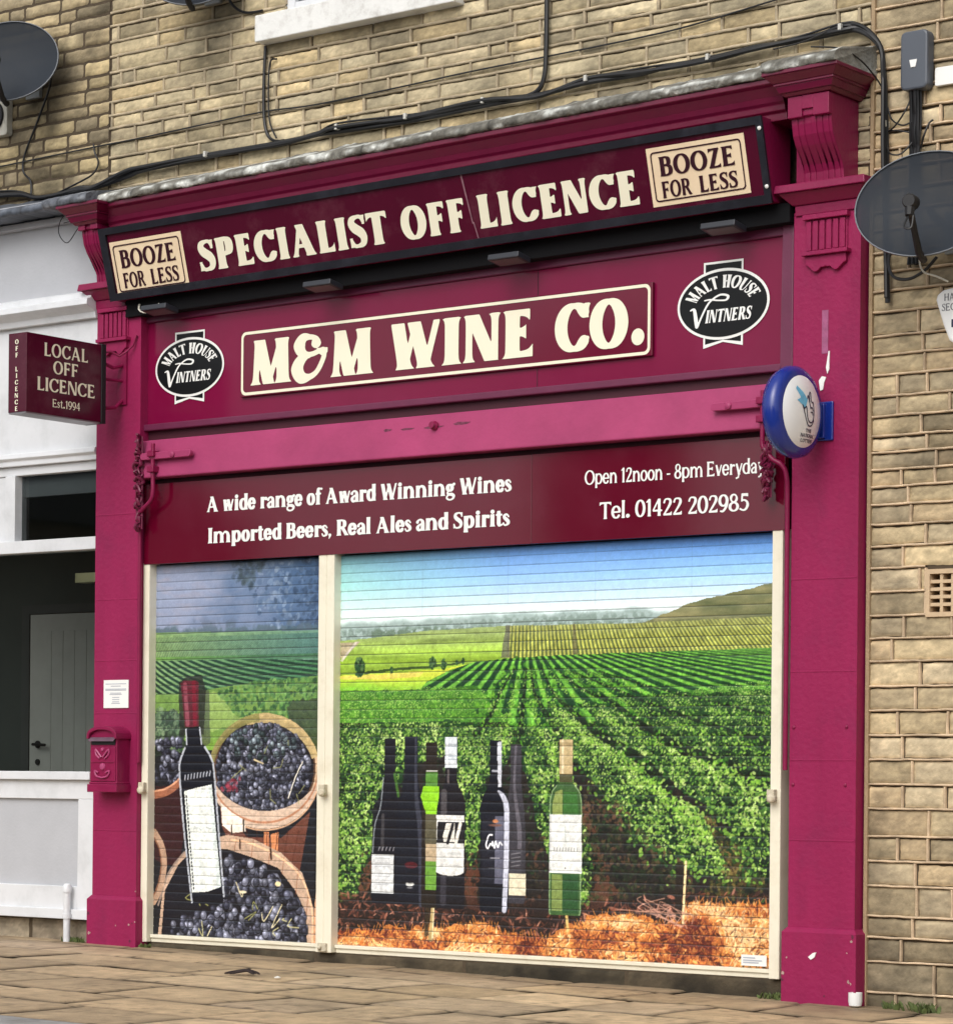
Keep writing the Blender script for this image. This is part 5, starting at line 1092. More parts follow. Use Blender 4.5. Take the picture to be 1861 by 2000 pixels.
# ================================================================ SHUTTERS
SLAT = .0502
def shutter(name, label, x0, x1, painter, nxs, rails, lock_rails):
    T_ = thing(name, label, 'shutter', ((x0 + x1) / 2, .1, .1), 'roller shutters')
    z0, z1 = .155, 2.36; nz = 44 * 14 + 1
    c = painter(x1 - x0, 2.16, nxs, 602); L = c.finish(SLAT)
    xs = np.linspace(x0, x1, nxs); zs = np.linspace(.155, .155 + 2.16, 602)
    ph = ((zs - .155) / SLAT) % 1; e = np.minimum(ph, 1 - ph)
    yy = .094 - .0010 * np.sin(np.pi * ph) ** .8 + .005 * np.clip(1 - e / .06, 0, 1)
    XX, ZZ = np.meshgrid(xs, zs); YY = np.repeat(yy[:, None], nxs, 1)
    V = np.stack([XX, YY, ZZ], -1).reshape(-1, 3); I = (np.arange(601)[:, None] * nxs + np.arange(nxs - 1)[None]).reshape(-1); F = np.stack([I, I + 1, I + nxs + 1, I + nxs], -1)
    me = col_mesh('printed_curtain', V, F, L.reshape(-1, 3), 1., True, linear=True)
    cur = part('printed_curtain', me, mat('printed shutter film', (255, 255, 255), .32, .03, 5, attr='Col', spec=.45), T_)
    for a0, a1 in rails:
        m = MB(); m.box(a0, a1, .035, .125, .112, 2.33); m.build('guide_rail', CREAM, T_, .004)
    m = MB(); m.box(x0 + .004, x1 - .004, .072, .12, .112, .137); m.box(x0 + .004, x1 - .004, .060, .12, .137, .157); m.build('bottom_bar', CREAM, T_, .003)
    for a in lock_rails:
        m = MB(); m.box(a - .022, a + .022, .005, .035, .985, 1.045); m.lathe([(.022, 0), (.024, .02), (.014, .03)], (a + .012, .006, 1.0), (.2, -1, 0), 14); m.build('lock', mat('aged cream lock', (214, 204, 180), .5, .2, 20, dirt=(140, 124, 90), dirt_amt=.6, dscale=30), T_, .004)
    return T_
SL = shutter('roller_shutter', 'narrow roller shutter printed with baskets of black grapes and a tall wine bottle', -4.772, -3.468, paint_grapes, 380, [(-4.823, -4.772), (-3.468, -3.412)], [-4.80])
SR = shutter('roller_shutter', 'wide roller shutter printed with a vineyard landscape and a row of wine bottles', -3.354, -.524, paint_vineyard, 800, [(-3.411, -3.354), (-.524, -.464)], [-3.41, -.505])
m = MB(); m.box(-.712, -.565, .082, .0865, .168, .222); st = m.build('maker_sticker', WHITE, SR)
m = MB(); [m.box(-.70, -.70 + l, .0800, .0815, z, z + .006) for z, l in ((.205, .07), (.192, .11), (.181, .09))]; m.build('sticker_print', mat('pale grey print', (180, 186, 196), .5, .1, 8), st)
m = MB(); m.box(-3.44, -3.38, .02, .036, .118, .165); m.lathe([(.012, 0), (.012, .014), (.004, .02)], (-3.42, .02, .14), (0, -1, 0), 10); m.build('foot_plate', mat('aged cream lock', (214, 204, 180)), SR, .003)

# ================================================================ WHITE NEIGHBOUR SHOP
NB = thing('white_shop', 'white and grey painted shopfront next door with dark window, left of the magenta one', 'shop', (-7, .3, .1))
me = stone_mesh('stone_wall', -9.5, -5.185, 4.42, 7.4, WY, (.072, .10), (.20, .42), 13, [(194, 172, 124), (180, 160, 116), (198, 178, 134), (166, 148, 112), (176, 156, 116), (156, 140, 108)], .009, .011, .42, holes=[])
part('stone_wall', me, STONE, NB)
m = MB(); m.box(-9.5, -5.187, WY + .006, .5, 4.3, 7.4); m.build('mortar_bed', MORTARD, NB)
XR = -5.187; XL = -9.5
m = MB(); m.prism([(.1, 4.49), (-.16, 4.49), (-.16, 4.47), (-.11, 4.452), (-.06, 4.44), (.02, 4.425), (.1, 4.42)], XL, XR - .0); m.box(XL, XR, -.03, .1, 4.385, 4.42); m.build('cornice', GPAINT, NB, .003)
slab('lead_flashing', XL, -5.335, mat('lead flashing', (104, 110, 120), .45, .15, 10, .3, 20, attr='Col'), [(84, 90, 100), (116, 122, 132)], 17, -.19, NB, k=.004, z0=4.452)
m = MB(); m.box(XL, XR, .02, .1, 3.955, 4.386); m.build('fascia_panel', GPAINT, NB)
m = MB(); m.prism([(.1, 3.955), (-.02, 3.955), (-.05, 3.94), (-.055, 3.91), (-.085, 3.90), (-.09, 3.865), (-.05, 3.85), (-.02, 3.83), (-.012, 3.795), (.1, 3.795)], XL, XR); m.build('moulding', WPAINT, NB, .003)
m = MB(); m.box(XL, XR, .025, .1, 3.03, 3.795); m.build('sign_panel', WPAINT, NB)
m = MB(); m.prism([(.1, 3.03), (-.01, 3.03), (-.018, 3.0), (.0, 2.985), (.0, 2.955), (.1, 2.955)], XL, XR); m.box(XL, XR, .03, .12, 2.90, 2.955); m.box(XL, XR, .0, .12, 2.425, 2.50); m.box(-5.985, -5.90, .02, .12, 2.50, 2.90); m.box(-6.9, -5.985, .04, .1, 2.5, 2.9); m.build('window_frame', WPAINT, NB, .004)
m = MB(); m.box(XL, XR, -.03, .16, 1.055, 1.105); m.box(XL, XR, .005, .12, .94, 1.055); m.box(-5.315, XR, .005, .12, .245, .94); m.box(XL, -5.315, .005, .12, .245, .42); m.box(XL, XR - .02, -.02, .12, .225, .285); m.build('stall_riser_frame', WPAINT, NB, .004)
m = MB(); m.box(XL, -5.315, .03, .1, .42, .94); m.build('stall_riser_panel', GPAINT, NB)
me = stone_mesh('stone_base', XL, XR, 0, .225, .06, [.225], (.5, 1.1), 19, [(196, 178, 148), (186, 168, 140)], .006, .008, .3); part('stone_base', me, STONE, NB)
m = MB(); m.box(XL, XR, .062, .12, 0, .224); m.build('base_core', MORTARD, NB)
G1 = glass_mat('shop glass', (.62, .66, .66, 1))
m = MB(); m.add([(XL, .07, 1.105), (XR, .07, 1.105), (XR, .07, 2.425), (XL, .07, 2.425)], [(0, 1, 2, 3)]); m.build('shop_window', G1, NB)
m = MB(); m.add([(-5.90, .08, 2.50), (XR, .08, 2.50), (XR, .08, 2.90), (-5.90, .08, 2.90)], [(0, 1, 2, 3)]); m.build('transom_window', G1, NB)
m = MB(); m.box(-5.90, XR, .10, .13, 2.775, 2.90); m.build('blind', mat('grey roller blind', (120, 124, 126), .8, .05, 5), NB)
# the dim room behind the glass
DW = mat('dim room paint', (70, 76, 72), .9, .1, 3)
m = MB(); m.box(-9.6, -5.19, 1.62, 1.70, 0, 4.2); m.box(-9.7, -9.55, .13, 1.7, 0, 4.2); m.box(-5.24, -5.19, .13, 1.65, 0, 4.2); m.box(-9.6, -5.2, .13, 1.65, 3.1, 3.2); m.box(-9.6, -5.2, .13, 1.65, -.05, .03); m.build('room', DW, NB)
m = MB(); m.box(-7.38, -6.50, 1.555, 1.60, .05, 2.175)
for i in range(7): m.box(-7.27 + i * .112, -7.27 + i * .112 + .1, 1.551, 1.556, .3, 2.06)
d = m.build('inner_door', mat('cream plank door', (186, 184, 176), .6, .06, 8), NB, .002)
m = MB(); m.lathe([(.026, 0), (.026, .008)], (-7.29, 1.551, 1.29), (0, -1, 0), 14); m.tube([(-7.29, 1.54, 1.29), (-7.29, 1.50, 1.29), (-7.17, 1.50, 1.285)], .010); m.build('door_handle', MATTBLACK, d); MB().lathe([(.02, 0), (.02, .01)], (-7.29, 1.551, 1.17), (0, -1, 0), 12).build('door_lock', MATTBLACK, d)
m = MB(); m.box(-7.46, -7.385, 1.55, 1.615, .05, 2.24); m.box(-6.495, -6.42, 1.55, 1.615, .05, 2.24); m.box(-7.385, -6.495, 1.55, 1.615, 2.18, 2.24); m.build('door_frame', mat('dark door frame', (70, 72, 70), .7), NB)
m = MB(); m.box(-6.60, -6.30, 1.45, 1.53, 1.93, 2.03); m.build('wall_box', MATTBLACK, NB, .004)
m = MB(); m.box(-5.95, -5.30, .58, .66, 2.285, 2.345); m.build('ceiling_batten', mat('cream batten', (240, 232, 180), .5), NB, .003)
m = MB(); m.tube([(-5.36, -.035, .415), (-5.36, -.035, .07)], .021, 14); m.lathe([(.028, 0), (.028, .03)], (-5.36, -.035, .23), (0, 0, 1), 14); m.lathe([(.027, 0), (.029, .03), (.018, .05), (.001, .056)], (-5.36, -.035, .385), (0, 0, 1), 14)
tag(m.build('vent_pipe', WPAINT, NB, smooth=True))
m = MB(); m.box(-9.5, -5.66, -.003, .026, 3.20, 3.22); 

# ================================================================ STONE HOUSE ON THE RIGHT
SH = thing('stone_house', 'plain coursed sandstone wall of the house to the right of the shopfront', 'house', (2, .3, 0))
cz = [-.12, .073, .221, .337, .44, .585, .704, .824, .956, 1.072, 1.192, 1.308, 1.428, 1.544, 1.664, 1.775, 1.883, 1.998, 2.112, 2.217, 2.321, 2.416, 2.503, 2.585, 2.668, 2.747, 2.842, 2.937, 3.04, 3.136, 3.227, 3.343, 3.442]
crs = [b - a for a, b in zip(cz, cz[1:])]; crs += [float(v) for v in np.random.default_rng(2).uniform(.085, .115, 40)]
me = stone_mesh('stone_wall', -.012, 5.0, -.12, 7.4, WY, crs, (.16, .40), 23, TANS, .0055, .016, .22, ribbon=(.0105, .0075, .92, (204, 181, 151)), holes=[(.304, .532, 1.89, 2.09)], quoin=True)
part('stone_wall', me, STONE, SH)
m = MB(); m.box(-.010, .31, WY + .011, .5, -.15, 7.4); m.box(.525, 5.0, WY + .011, .5, -.15, 7.4); m.box(.31, .525, WY + .011, .5, -.15, 1.88); m.box(.31, .525, WY + .011, .5, 2.10, 7.4); m.box(.31, .525, .2, .5, 1.88, 2.1); m.build('mortar_bed', MORTARD, SH)
m = MB(); m.box(-.014, .006, WY - .016, WY + .05, 0, 4.9); m.build('corner_pointing', MORTARL, SH, .003)
ab = MB(); a0, a1, b0, b1 = .308, .528, 1.872, 2.098; ab.box(a0, a1, .066, .19, b0, b0 + .022); ab.box(a0, a1, .066, .19, b1 - .022, b1); ab.box(a0, a0 + .022, .066, .19, b0 + .022, b1 - .022); ab.box(a1 - .022, a1, .066, .19, b0 + .022, b1 - .022)
for i in range(1, 5): z = b0 + .022 + (b1 - b0 - .044) * i / 5; ab.box(a0 + .022, a1 - .022, .074, .19, z - .008, z + .008)
for i in range(1, 3): x = a0 + .022 + (a1 - a0 - .044) * i / 3; ab.box(x - .008, x + .008, .075, .19, b0 + .023, b1 - .023)
ab.build('air_brick', mat('buff terracotta', (206, 180, 146), .85, .1, 20, .3, 60), SH)
# ================================================================ THINGS ON THE WALLS
def P3(x, z, y=WY): return (x, y, z)
def cable(name, label, pts, r, mat_=None, sub=6, cat='cable', group=None):
    P, _ = spline3(pts, sub); o = MB().tube([tuple(p) for p in P], r, 7).build(name, mat_ or CABLE, smooth=True); return tag(o, label, cat, group)
def spline3(pts, n=6):
    p = np.array(pts, float); m_ = len(p); out = []
    for i in range(m_ - 1):
        a, b, c, d = p[max(i - 1, 0)], p[i], p[i + 1], p[min(i + 2, m_ - 1)]
        for j in range(n): u = j / n; out.append(.5 * (2 * b + (c - a) * u + (2 * a - 5 * b + 4 * c - d) * u * u + (3 * b - a - 3 * c + d) * u ** 3))
    out.append(p[-1]); return out, None
YC = .045
bund = [(-7.5, 4.66), (-6.09, 4.632), (-5.71, 4.57), (-5.40, 4.585), (-5.257, 4.59), (-5.0, 4.634), (-4.847, 4.648), (-4.347, 4.655), (-3.787, 4.660), (-3.519, 4.662), (-3.357, 4.680), (-2.867, 4.670), (-2.339, 4.682), (-1.977, 4.665), (-1.669, 4.704), (-1.379, 4.690), (-1.137, 4.698), (-.921, 4.702), (-.648, 4.716), (-.382, 4.712), (-.16, 4.735), (-.074, 4.728), (.011, 4.68), (.060, 4.60), (.075, 4.48), (.082, 4.339), (.085, 4.08), (.09, 3.75), (.10, 3.40)]
t = thing('cable_bundle', 'thick black bundle of cables clipped along the wall above the cornice', 'cable', (-2.5, .05, 4.66))
rb = random.Random(5)
for k in range(5):
    w = [(x, YC + rb.uniform(-.014, .012) - (.012 if k == 1 else 0), z + rb.uniform(-.011, .011) + (.004 * k - .008) - (.022 * math.sin(i * 1.3 + k) if k == 4 else 0)) for i, (x, z) in enumerate(bund)]
    P, _ = spline3(w, 7); MB().tube([tuple(p) for p in P], [.0135, .012, .0105, .010, .006][k], 7).build('cable', CABLE, t, smooth=True)
for x, z in ((-4.347, 4.66), (-3.357, 4.683), (-2.867, 4.675), (-2.339, 4.688), (-1.669, 4.708), (-.921, 4.706), (-.16, 4.738), (.083, 4.24)):
    m = MB(); m.box(x - .009, x + .009, .012, .07, z - .016, z + .016); m.build('clip', mat('grey cable clip', (206, 204, 196), .5, .1, 20), t, .003)
cable('thin_wire', 'thin dark wire running level across the bare stone, above the bundle', [(-7, .066, 4.80), (-5.48, .064, 4.827), (-4.949, .066, 4.834), (-4.33, .066, 4.848), (-3.92, .064, 4.855), (-3.548, .066, 4.842), (-2.954, .066, 4.853), (-2.457, .064, 4.866), (-1.934, .066, 4.872), (-1.402, .066, 4.880), (-1.045, .066, 4.895), (-.481, .066, 4.95), (.3, .066, 5.02)], .0048)
cable('drop_cable', 'black cable dropping straight down the stone right of the white sill into the bundle', [(-1.94, .052, 6.2), (-1.943, .052, 5.168), (-1.945, .052, 4.90), (-1.955, .05, 4.76), (-2.0, .045, 4.69), (-2.12, .04, 4.668)], .013, group='drop cables')
cable('drop_cable', 'black cable dropping from the left end of the white window sill to the bundle', [(-3.925, .062, 5.225), (-3.935, .062, 5.0), (-3.93, .062, 4.82), (-3.90, .058, 4.72), (-3.84, .052, 4.675), (-3.76, .045, 4.665)], .009, group='drop cables')
cable('drop_cable', 'thin second cable looping from the stone joint under the sill to the bundle', [(-3.84, .064, 5.14), (-3.885, .06, 5.13), (-3.90, .062, 5.0), (-3.89, .062, 4.8), (-3.83, .056, 4.69)], .005, group='drop cables')
cable('drop_cable', 'dark cable curving up left of the window sill towards the top dish', [(-4.25, .064, 5.62), (-4.18, .06, 5.50), (-4.08, .062, 5.44), (-3.95, .062, 5.43)], .008, group='drop cables')
cable('dish_cable', 'black cable snaking down the stone from the left satellite dish', [(-5.62, .02, 5.33), (-5.66, .05, 5.24), (-5.78, .066, 5.05), (-5.888, .066, 4.864), (-5.90, .066, 4.76), (-5.84, .066, 4.70), (-5.825, .062, 4.637), (-5.82, .05, 4.59)], .0065)
cable('loose_wire', 'short wire kinked out of the stone above the left end of the cornice', [(-5.30, .068, 4.85), (-5.27, .05, 4.79), (-5.25, .06, 4.73), (-5.28, .05, 4.67), (-5.36, .03, 4.63), (-5.6, .03, 4.575)], .0055, group='loose wires')
cable('loose_wire', 'thin wire loop hanging off the lower left end of the cornice', [(-5.19, -.2, 4.415), (-5.30, -.19, 4.36), (-5.33, -.18, 4.28), (-5.27, -.17, 4.22), (-5.20, -.16, 4.29), (-5.13, -.16, 4.355), (-5.2, -.16, 4.352), (-5.3, -.17, 4.34)], .0028, group='loose wires')
cable('loose_wire', 'white flex looped under the left end of the lightbox sign', [(-4.80, -.04, 3.83), (-4.78, -.06, 3.792), (-4.72, -.07, 3.772), (-4.66, -.06, 3.785), (-4.64, -.04, 3.82)], .006, mat('white flex', (226, 222, 206), .5), group='loose wires')
cable('loose_wire', 'thin wire from the cornice slab to the corner duct', [(-.40, -.20, 4.62), (-.30, -.1, 4.66), (-.22, 0, 4.72)], .004, group='loose wires')
cable('loose_wire', 'thin wire wrapped round the right end of the cornice slab', [(-.13, -.30, 4.57), (-.02, -.2, 4.565), (.03, -.1, 4.52), (.05, 0, 4.46), (.075, .04, 4.40)], .004, group='loose wires')
for i, (lab, pts) in enumerate((('upper wire loop between the corner duct and the dark junction box', [(.09, .05, 4.32), (.13, .02, 4.25), (.19, .02, 4.215), (.24, .04, 4.235)]), ('steep wire from the junction box down to the corner duct', [(.225, .05, 4.36), (.20, .02, 4.28), (.15, .02, 4.22), (.09, .05, 4.20)]), ('middle wire sagging between corner duct and vertical bundle', [(.088, .05, 4.205), (.16, .03, 4.195), (.24, .04, 4.175)]), ('lower wire loop sagging between corner duct and vertical bundle', [(.088, .05, 4.14), (.12, .02, 4.09), (.18, .02, 4.08), (.24, .04, 4.14)]))):
    cable('wire_loop', lab, pts, .0042, group='wire loops beside the junction box')
cable('dish_cable', 'black cable hanging in a deep loop under the right satellite dish', [(.13, .03, 3.66), (.13, 0., 3.56), (.17, -.02, 3.49), (.25, -.02, 3.47), (.34, -.03, 3.50), (.40, -.02, 3.56)], .008)
cable('loose_wire', 'white wire curl hanging below the arm of the right satellite dish', [(.36, -.06, 3.60), (.33, -.06, 3.55), (.35, -.06, 3.49), (.42, -.06, 3.46), (.48, -.06, 3.43)], .0045, mat('white flex', (226, 222, 206)), group='loose wires')

def dish(label, c, nrm, a, b_, lnb=True, arm_dir=-1, alpha=.86):
    c = Vector(c); nv = Vector(nrm).normalized(); ref = Vector((0, 0, 1)).cross(nv).normalized(); upv = nv.cross(ref)
    t = thing('satellite_dish', label, 'satellite dish', c + Vector((0, .05, 0)), 'satellite dishes on the wall')
    m = MB(); pr = [(.001, -.055)] + [(r, -.055 * (1 - r * r)) for r in (.15, .3, .45, .6, .75, .88, .97)] + [(1., 0.), (1.012, .004), (1.015, -.006), (.99, -.010)]
    m.lathe(pr, c, nv, 48, a, b_, ref=ref, cap=False)
    m.build('reflector', mat('perforated grey dish %d' % int(alpha * 100), (42, 48, 56), .6, .06, 5, alpha=alpha, spec=.2), t, smooth=True, weld=False)
    m = MB(); m.lathe([(1.0, -.006), (1.018, -.006), (1.018, .006), (1.0, .006), (1.0, -.006)], c, nv, 48, a, b_, ref=ref, cap=False); m.build('rim', GREY, t, smooth=True, weld=False)
    bot = c - upv * b_ * 1.0
    if lnb:
        f = c + nv * .22 - upv * b_ * .38
        m = MB(); m.tube([bot - nv * .05, bot + nv * .03, bot + nv * .12 + upv * .06, f - upv * .03], [.018, .018, .016, .016], 8); m.build('feed_arm', MATTBLACK, t, smooth=True)
        m = MB(); m.lathe([(.028, -.03), (.034, -.02), (.036, .03), (.030, .045)], f, -nv + upv * .25, 16); m.tube([f - upv * .02, f - upv * .07], [.026, .02], 8); m.build('feed_horn', MATTBLACK, t, smooth=True)
        m = MB(); P, _ = spline3([f - upv * .06, f - upv * .12 - ref * .02, f - upv * .13 + ref * .015, f - upv * .07 + ref * .02], 5); m.tube([tuple(q) for q in P], .005, 6); m.build('feed_cable', CABLE, t, smooth=True)
    back = c - nv * .07; w = Vector((back.x, WY - .004, back.z - .06))
    m = MB(); m.tube([back, back - nv * .06, Vector((w.x, w.y - .08, w.z)), Vector((w.x, w.y, w.z))], .019, 10); m.build('mast', GREY, t, smooth=True)
    m = MB(); m.box(w.x - .06, w.x + .06, WY - .03, WY - .004, w.z - .10, w.z + .10); m.build('wall_plate', mat('galvanised plate', (150, 152, 150), .5, .15, 15, metal=.4), t, .003)
    return t
dish('large grey satellite dish with black feed arm beside the top of the right pilaster', (.475, -.27, 3.760), (.20, -.94, .27), .335, .262, alpha=.95)
dish('grey satellite dish cut by the left edge high on the stone wall', (-5.78, -.18, 5.365), (.42, -.86, .22), .315, .255, alpha=.97)
dish('satellite dish of which only the bottom rim shows at the top edge', (-4.30, -.14, 5.70), (.42, -.86, .22), .30, .245, alpha=.97)
# junction box, duct of cables, street plate, alarm box
t = thing('junction_box', 'dark grey rounded junction box with a small white badge, above the right dish', 'junction box', (.255, .05, 4.37))
m = MB(); m.prism_y(rrect(.180, .325, 4.375, 4.655, .028), .005, .076); m.build('case', mat('slate plastic', (84, 90, 100), .4, .05, 6), t, .010)
m = MB(); m.prism_y([(.232, 4.515), (.272, 4.515), (.264, 4.48), (.24, 4.48)], .0, .006); m.build('badge', WHITE, t)
t = thing('cable_duct', 'thick black vertical bunch of cables below the junction box', 'cables', (.245, .05, 4.1))
for k in range(9):
    x = .222 + .0055 * k; w = [(x + rb.uniform(-.004, .004), .045 + rb.uniform(-.02, .018), z) for z in (4.385, 4.28, 4.17, 4.05, 3.9, 3.7, 3.55)]; P, _ = spline3(w, 4); MB().tube([tuple(p) for p in P], .008, 6).build('cable', CABLE, t, smooth=True)
cable('loose_wire', 'twin wire hooked out of the stone joint right of the vertical bunch', [(.27, .05, 4.10), (.30, .03, 4.16), (.315, .05, 4.215), (.33, .06, 4.23)], .005, group='loose wires')
m = MB(); m.prism_y(rrect(.342, .80, 4.385, 4.472, .01), .05, .072); tag(m.build('street_plate', WHITE, None, .002), 'blank white plate cut by the right edge beside the junction box', 'sign')
t = thing('alarm_box', 'white bell shaped burglar alarm box cut by the right edge', 'alarm box', (.47, .05, 3.15))
sft = .045
prof = [(.338, 3.36), (.345, 3.385), (.375, 3.405), (.45, 3.415), (.565, 3.405), (.595, 3.385), (.602, 3.36), (.56, 3.235), (.53, 3.165), (.50, 3.145), (.44, 3.145), (.41, 3.165), (.38, 3.235)]
prof = [(x + sft, z) for x, z in prof]
m = MB(); m.prism_y(prof, .0, .072); m.build('case', mat('alarm box plastic', (248, 248, 246), .3, .03, 5), t, .012)
m = MB(); fit_text(m, 'HA', (.15, .08, .04), face_xz(0, 0, -.0015), .385 + sft, .440 + sft, 3.352, .034, 22); fit_text(m, 'SEC', (.15, .08, .04), face_xz(0, 0, -.0015), .372 + sft, .445 + sft, 3.305, .034, 22); m.build('lettering', mat('grey print', (96, 98, 104), .5), t, weld=False)
m = MB(); m.box(.425 + sft, .52 + sft, -.003, .001, 3.225, 3.262); m.build('label_strip', mat('navy print', (30, 36, 70)), t)
t = thing('extractor_vent', 'old square white extractor vent with dark round fan at the left edge', 'vent', (-6.13, .03, 5.0))
m = MB(); m.prism_y(rrect(-6.265, -6.012, 4.995, 5.245, .02), .03, WY); m.build('housing', mat('aged white plastic', (206, 204, 192), .55, .1, 12, dirt=(140, 134, 118), dirt_amt=.6, dscale=9), t, .005)
m = MB(); m.lathe([(.098, 0), (.098, .016), (.088, .016), (.088, .004), (.03, .004), (.03, .012), (.001, .014)], (-6.138, .03, 5.12), (0, -1, 0), 28); m.build('fan_grille', MATTBLACK, t, smooth=True)

# iron awning brackets at the two ends of the beam
def awning(label, xp, xt, xr, pts, ornx, right):
    t = thing('awning_bracket', label, 'bracket', (xp, -.02, 2.6), 'old awning brackets')
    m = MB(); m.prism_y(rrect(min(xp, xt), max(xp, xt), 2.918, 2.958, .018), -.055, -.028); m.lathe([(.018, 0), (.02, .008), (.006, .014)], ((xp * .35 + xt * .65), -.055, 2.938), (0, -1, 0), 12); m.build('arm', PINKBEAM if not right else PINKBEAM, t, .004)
    P, _ = spline3(pts, 6); m = MB(); m.tube([tuple(p) for p in P], .0125, 10); m.build('rod', PINKWOOD, t, smooth=True)
    for x, z in ((xr, 2.95), (xr, 2.86)): MB().box(xr - .026, xr + .026, -.075, -.02, z - .018, z + .018).build('collar', PINKWOOD, t, .005)
    rr = random.Random(3 + right); m = MB(); ox, oz0, oz1 = ornx
    for i in range(26):
        z = oz0 + (oz1 - oz0) * (i + .5) / 26; wv = .030 * math.sin(math.pi * (i + .6) / 27) ** .6
        a = rr.uniform(0, 6.28); P, _ = spline3([(ox + wv * math.cos(a + k * 1.25) * rr.uniform(.5, 1.1), -.035 + rr.uniform(-.03, .02), z + .022 * math.sin(a * 2 + k * 1.6)) for k in range(5)], 4); m.tube([tuple(p) for p in P], rr.uniform(.006, .010), 6)
    m.tube([(ox - .018, -.03, oz0), (ox - .02, -.03, oz1)], .007, 6); m.tube([(ox + .02, -.03, oz0), (ox + .018, -.03, oz1)], .006, 6)
    m.build('scroll_work', mat('claret iron scroll', (112, 22, 60), .4, .15, 12), t, smooth=True)
    return t
awning('old iron awning bracket with scroll work at the left end of the beam', -4.77, -4.37, -4.672, [(-4.672, -.048, 3.01), (-4.672, -.048, 2.86), (-4.670, -.048, 2.73), (-4.69, -.046, 2.68), (-4.75, -.04, 2.64), (-4.80, -.025, 2.605), (-4.815, -.01, 2.55), (-4.818, .0, 2.45), (-4.8185, .004, 1.6), (-4.8185, .004, 1.16)], (-4.795, 2.52, 3.06), 0)
awning('old iron awning bracket half hidden behind the round blue lottery sign', -.535, -.835, -.535, [(-.535, -.048, 3.0), (-.535, -.048, 2.8), (-.53, -.048, 2.72), (-.48, -.04, 2.66), (-.435, -.03, 2.63), (-.412, -.02, 2.57), (-.411, -.012, 2.4), (-.411, -.012, 1.6), (-.411, -.012, 1.14)], (-.515, 2.475, 2.735), 1)
# floodlights slung under the lightbox
def flood(x):
    lab = {0: 'leftmost floodlight, almost lost in shadow under the lightbox sign', 1: 'floodlight under the lightbox sign over the name M&M', 2: 'floodlight under the lightbox sign over the word WINE', 3: 'rightmost floodlight, above the right oval badge'}
    t = thing('floodlight', lab[x[0]], 'floodlight', (x[1], -.1, 3.80), 'floodlights under the lightbox sign'); z = 3.80 + KL * x[1] + .012; xx = x[1]
    v = lambda a, b, c: (xx + a, -.075 - b * .97 + c * .15, z - .012 + b * .16 + c)
    m = MB(); q = [v(a, b, c) for c in (0, .03) for a, b in ((-.10, -.03), (.10, -.03), (.10, .085), (-.10, .085))]; m.add(q, [(0, 1, 2, 3), (4, 5, 6, 7), (0, 1, 5, 4), (1, 2, 6, 5), (2, 3, 7, 6), (3, 0, 4, 7)]); m.build('body', mat('grey cast alloy', (44, 47, 54), .45, .1, 10), t, .004)
    m = MB(); m.add([v(a, b, -.0015) for a, b in ((-.085, -.015), (.085, -.015), (.085, .072), (-.085, .072))], [(0, 1, 2, 3)]); m.build('lens', mat('frosted lamp glass', (96, 92, 92), .35, .05, 8), t)
    m = MB(); m.tube([v(.0, .0, .03), (xx, -.06, z + .035), (xx, -.045, z + .05)], .010, 8); m.build('stem', MATTBLACK, t, smooth=True)
for i, x in enumerate((-4.58, -3.34, -2.06, -.74)): flood((i, x))

# postbox and notice on the left pilaster
t = thing('postbox', 'magenta painted cast postbox with arched top on the left pilaster', 'postbox', (-5.03, -.05, .98))
a0, a1, yf = -5.105, -4.885, -.105
m = MB(); m.box(a0, a1, yf, .0, 1.035, 1.30)
arch = [(a1, 1.30), (a0, 1.30)] + [(a0 + (a1 - a0) * (.5 - .5 * math.cos(math.pi * i / 14)), 1.30 + .052 * math.sin(math.pi * i / 14) ** .8) for i in range(1, 14)]
m.prism_y(arch, yf, 0.); m.build('body', PINKWOOD, t, .004)
m = MB(); big = [(a1 + .012, 1.297), (a1 + .012, 1.312)] + [(a0 - .012 + (a1 - a0 + .024) * (.5 + .5 * math.cos(math.pi * i / 14)), 1.312 + .060 * math.sin(math.pi * i / 14) ** .8) for i in range(1, 14)] + [(a0 - .012, 1.312), (a0 - .012, 1.297)]
inn = [(a0 + .004, 1.297)] + [(a0 + .004 + (a1 - a0 - .008) * (.5 - .5 * math.cos(math.pi * i / 14)), 1.305 + .046 * math.sin(math.pi * i / 14) ** .8) for i in range(1, 14)] + [(a1 - .004, 1.297)]
m.prism_y(big + inn, yf - .022, .0); m.build('hood', PINKWOOD, t, .003)
m = MB(); m.box(a0 - .012, a1 + .012, yf - .014, .0, .985, 1.032); m.box(a0 - .004, a1 + .004, yf - .006, .0, 1.032, 1.045); m.build('base', PINKWOOD, t, .004)
m = MB(); m.box(a0 + .012, a1 - .012, yf - .006, yf + .002, 1.262, 1.300); sl_ = m.build('slot', MATTBLACK, t, .002)
m = MB(); q = [(a0 + .006, yf - .004, 1.302), (a1 - .006, yf - .004, 1.302), (a1 - .006, yf - .026, 1.282), (a0 + .006, yf - .026, 1.282)]; m.add(q + [(x, y, z + .005) for x, y, z in q], [(0, 1, 2, 3), (4, 5, 6, 7), (0, 1, 5, 4), (1, 2, 6, 5), (2, 3, 7, 6), (3, 0, 4, 7)]); m.build('flap', mat('dull pewter', (122, 96, 112), .45, .15, 14, metal=.3), t, .001)
m = MB(); m.box(a0 + .008, a1 - .008, yf - .006, yf + .001, 1.048, 1.250); m.box(a0 + .014, a1 - .014, yf - .012, yf - .006, 1.158, 1.164); dd = m.build('door', PINKWOOD, t, .003)
m = MB()
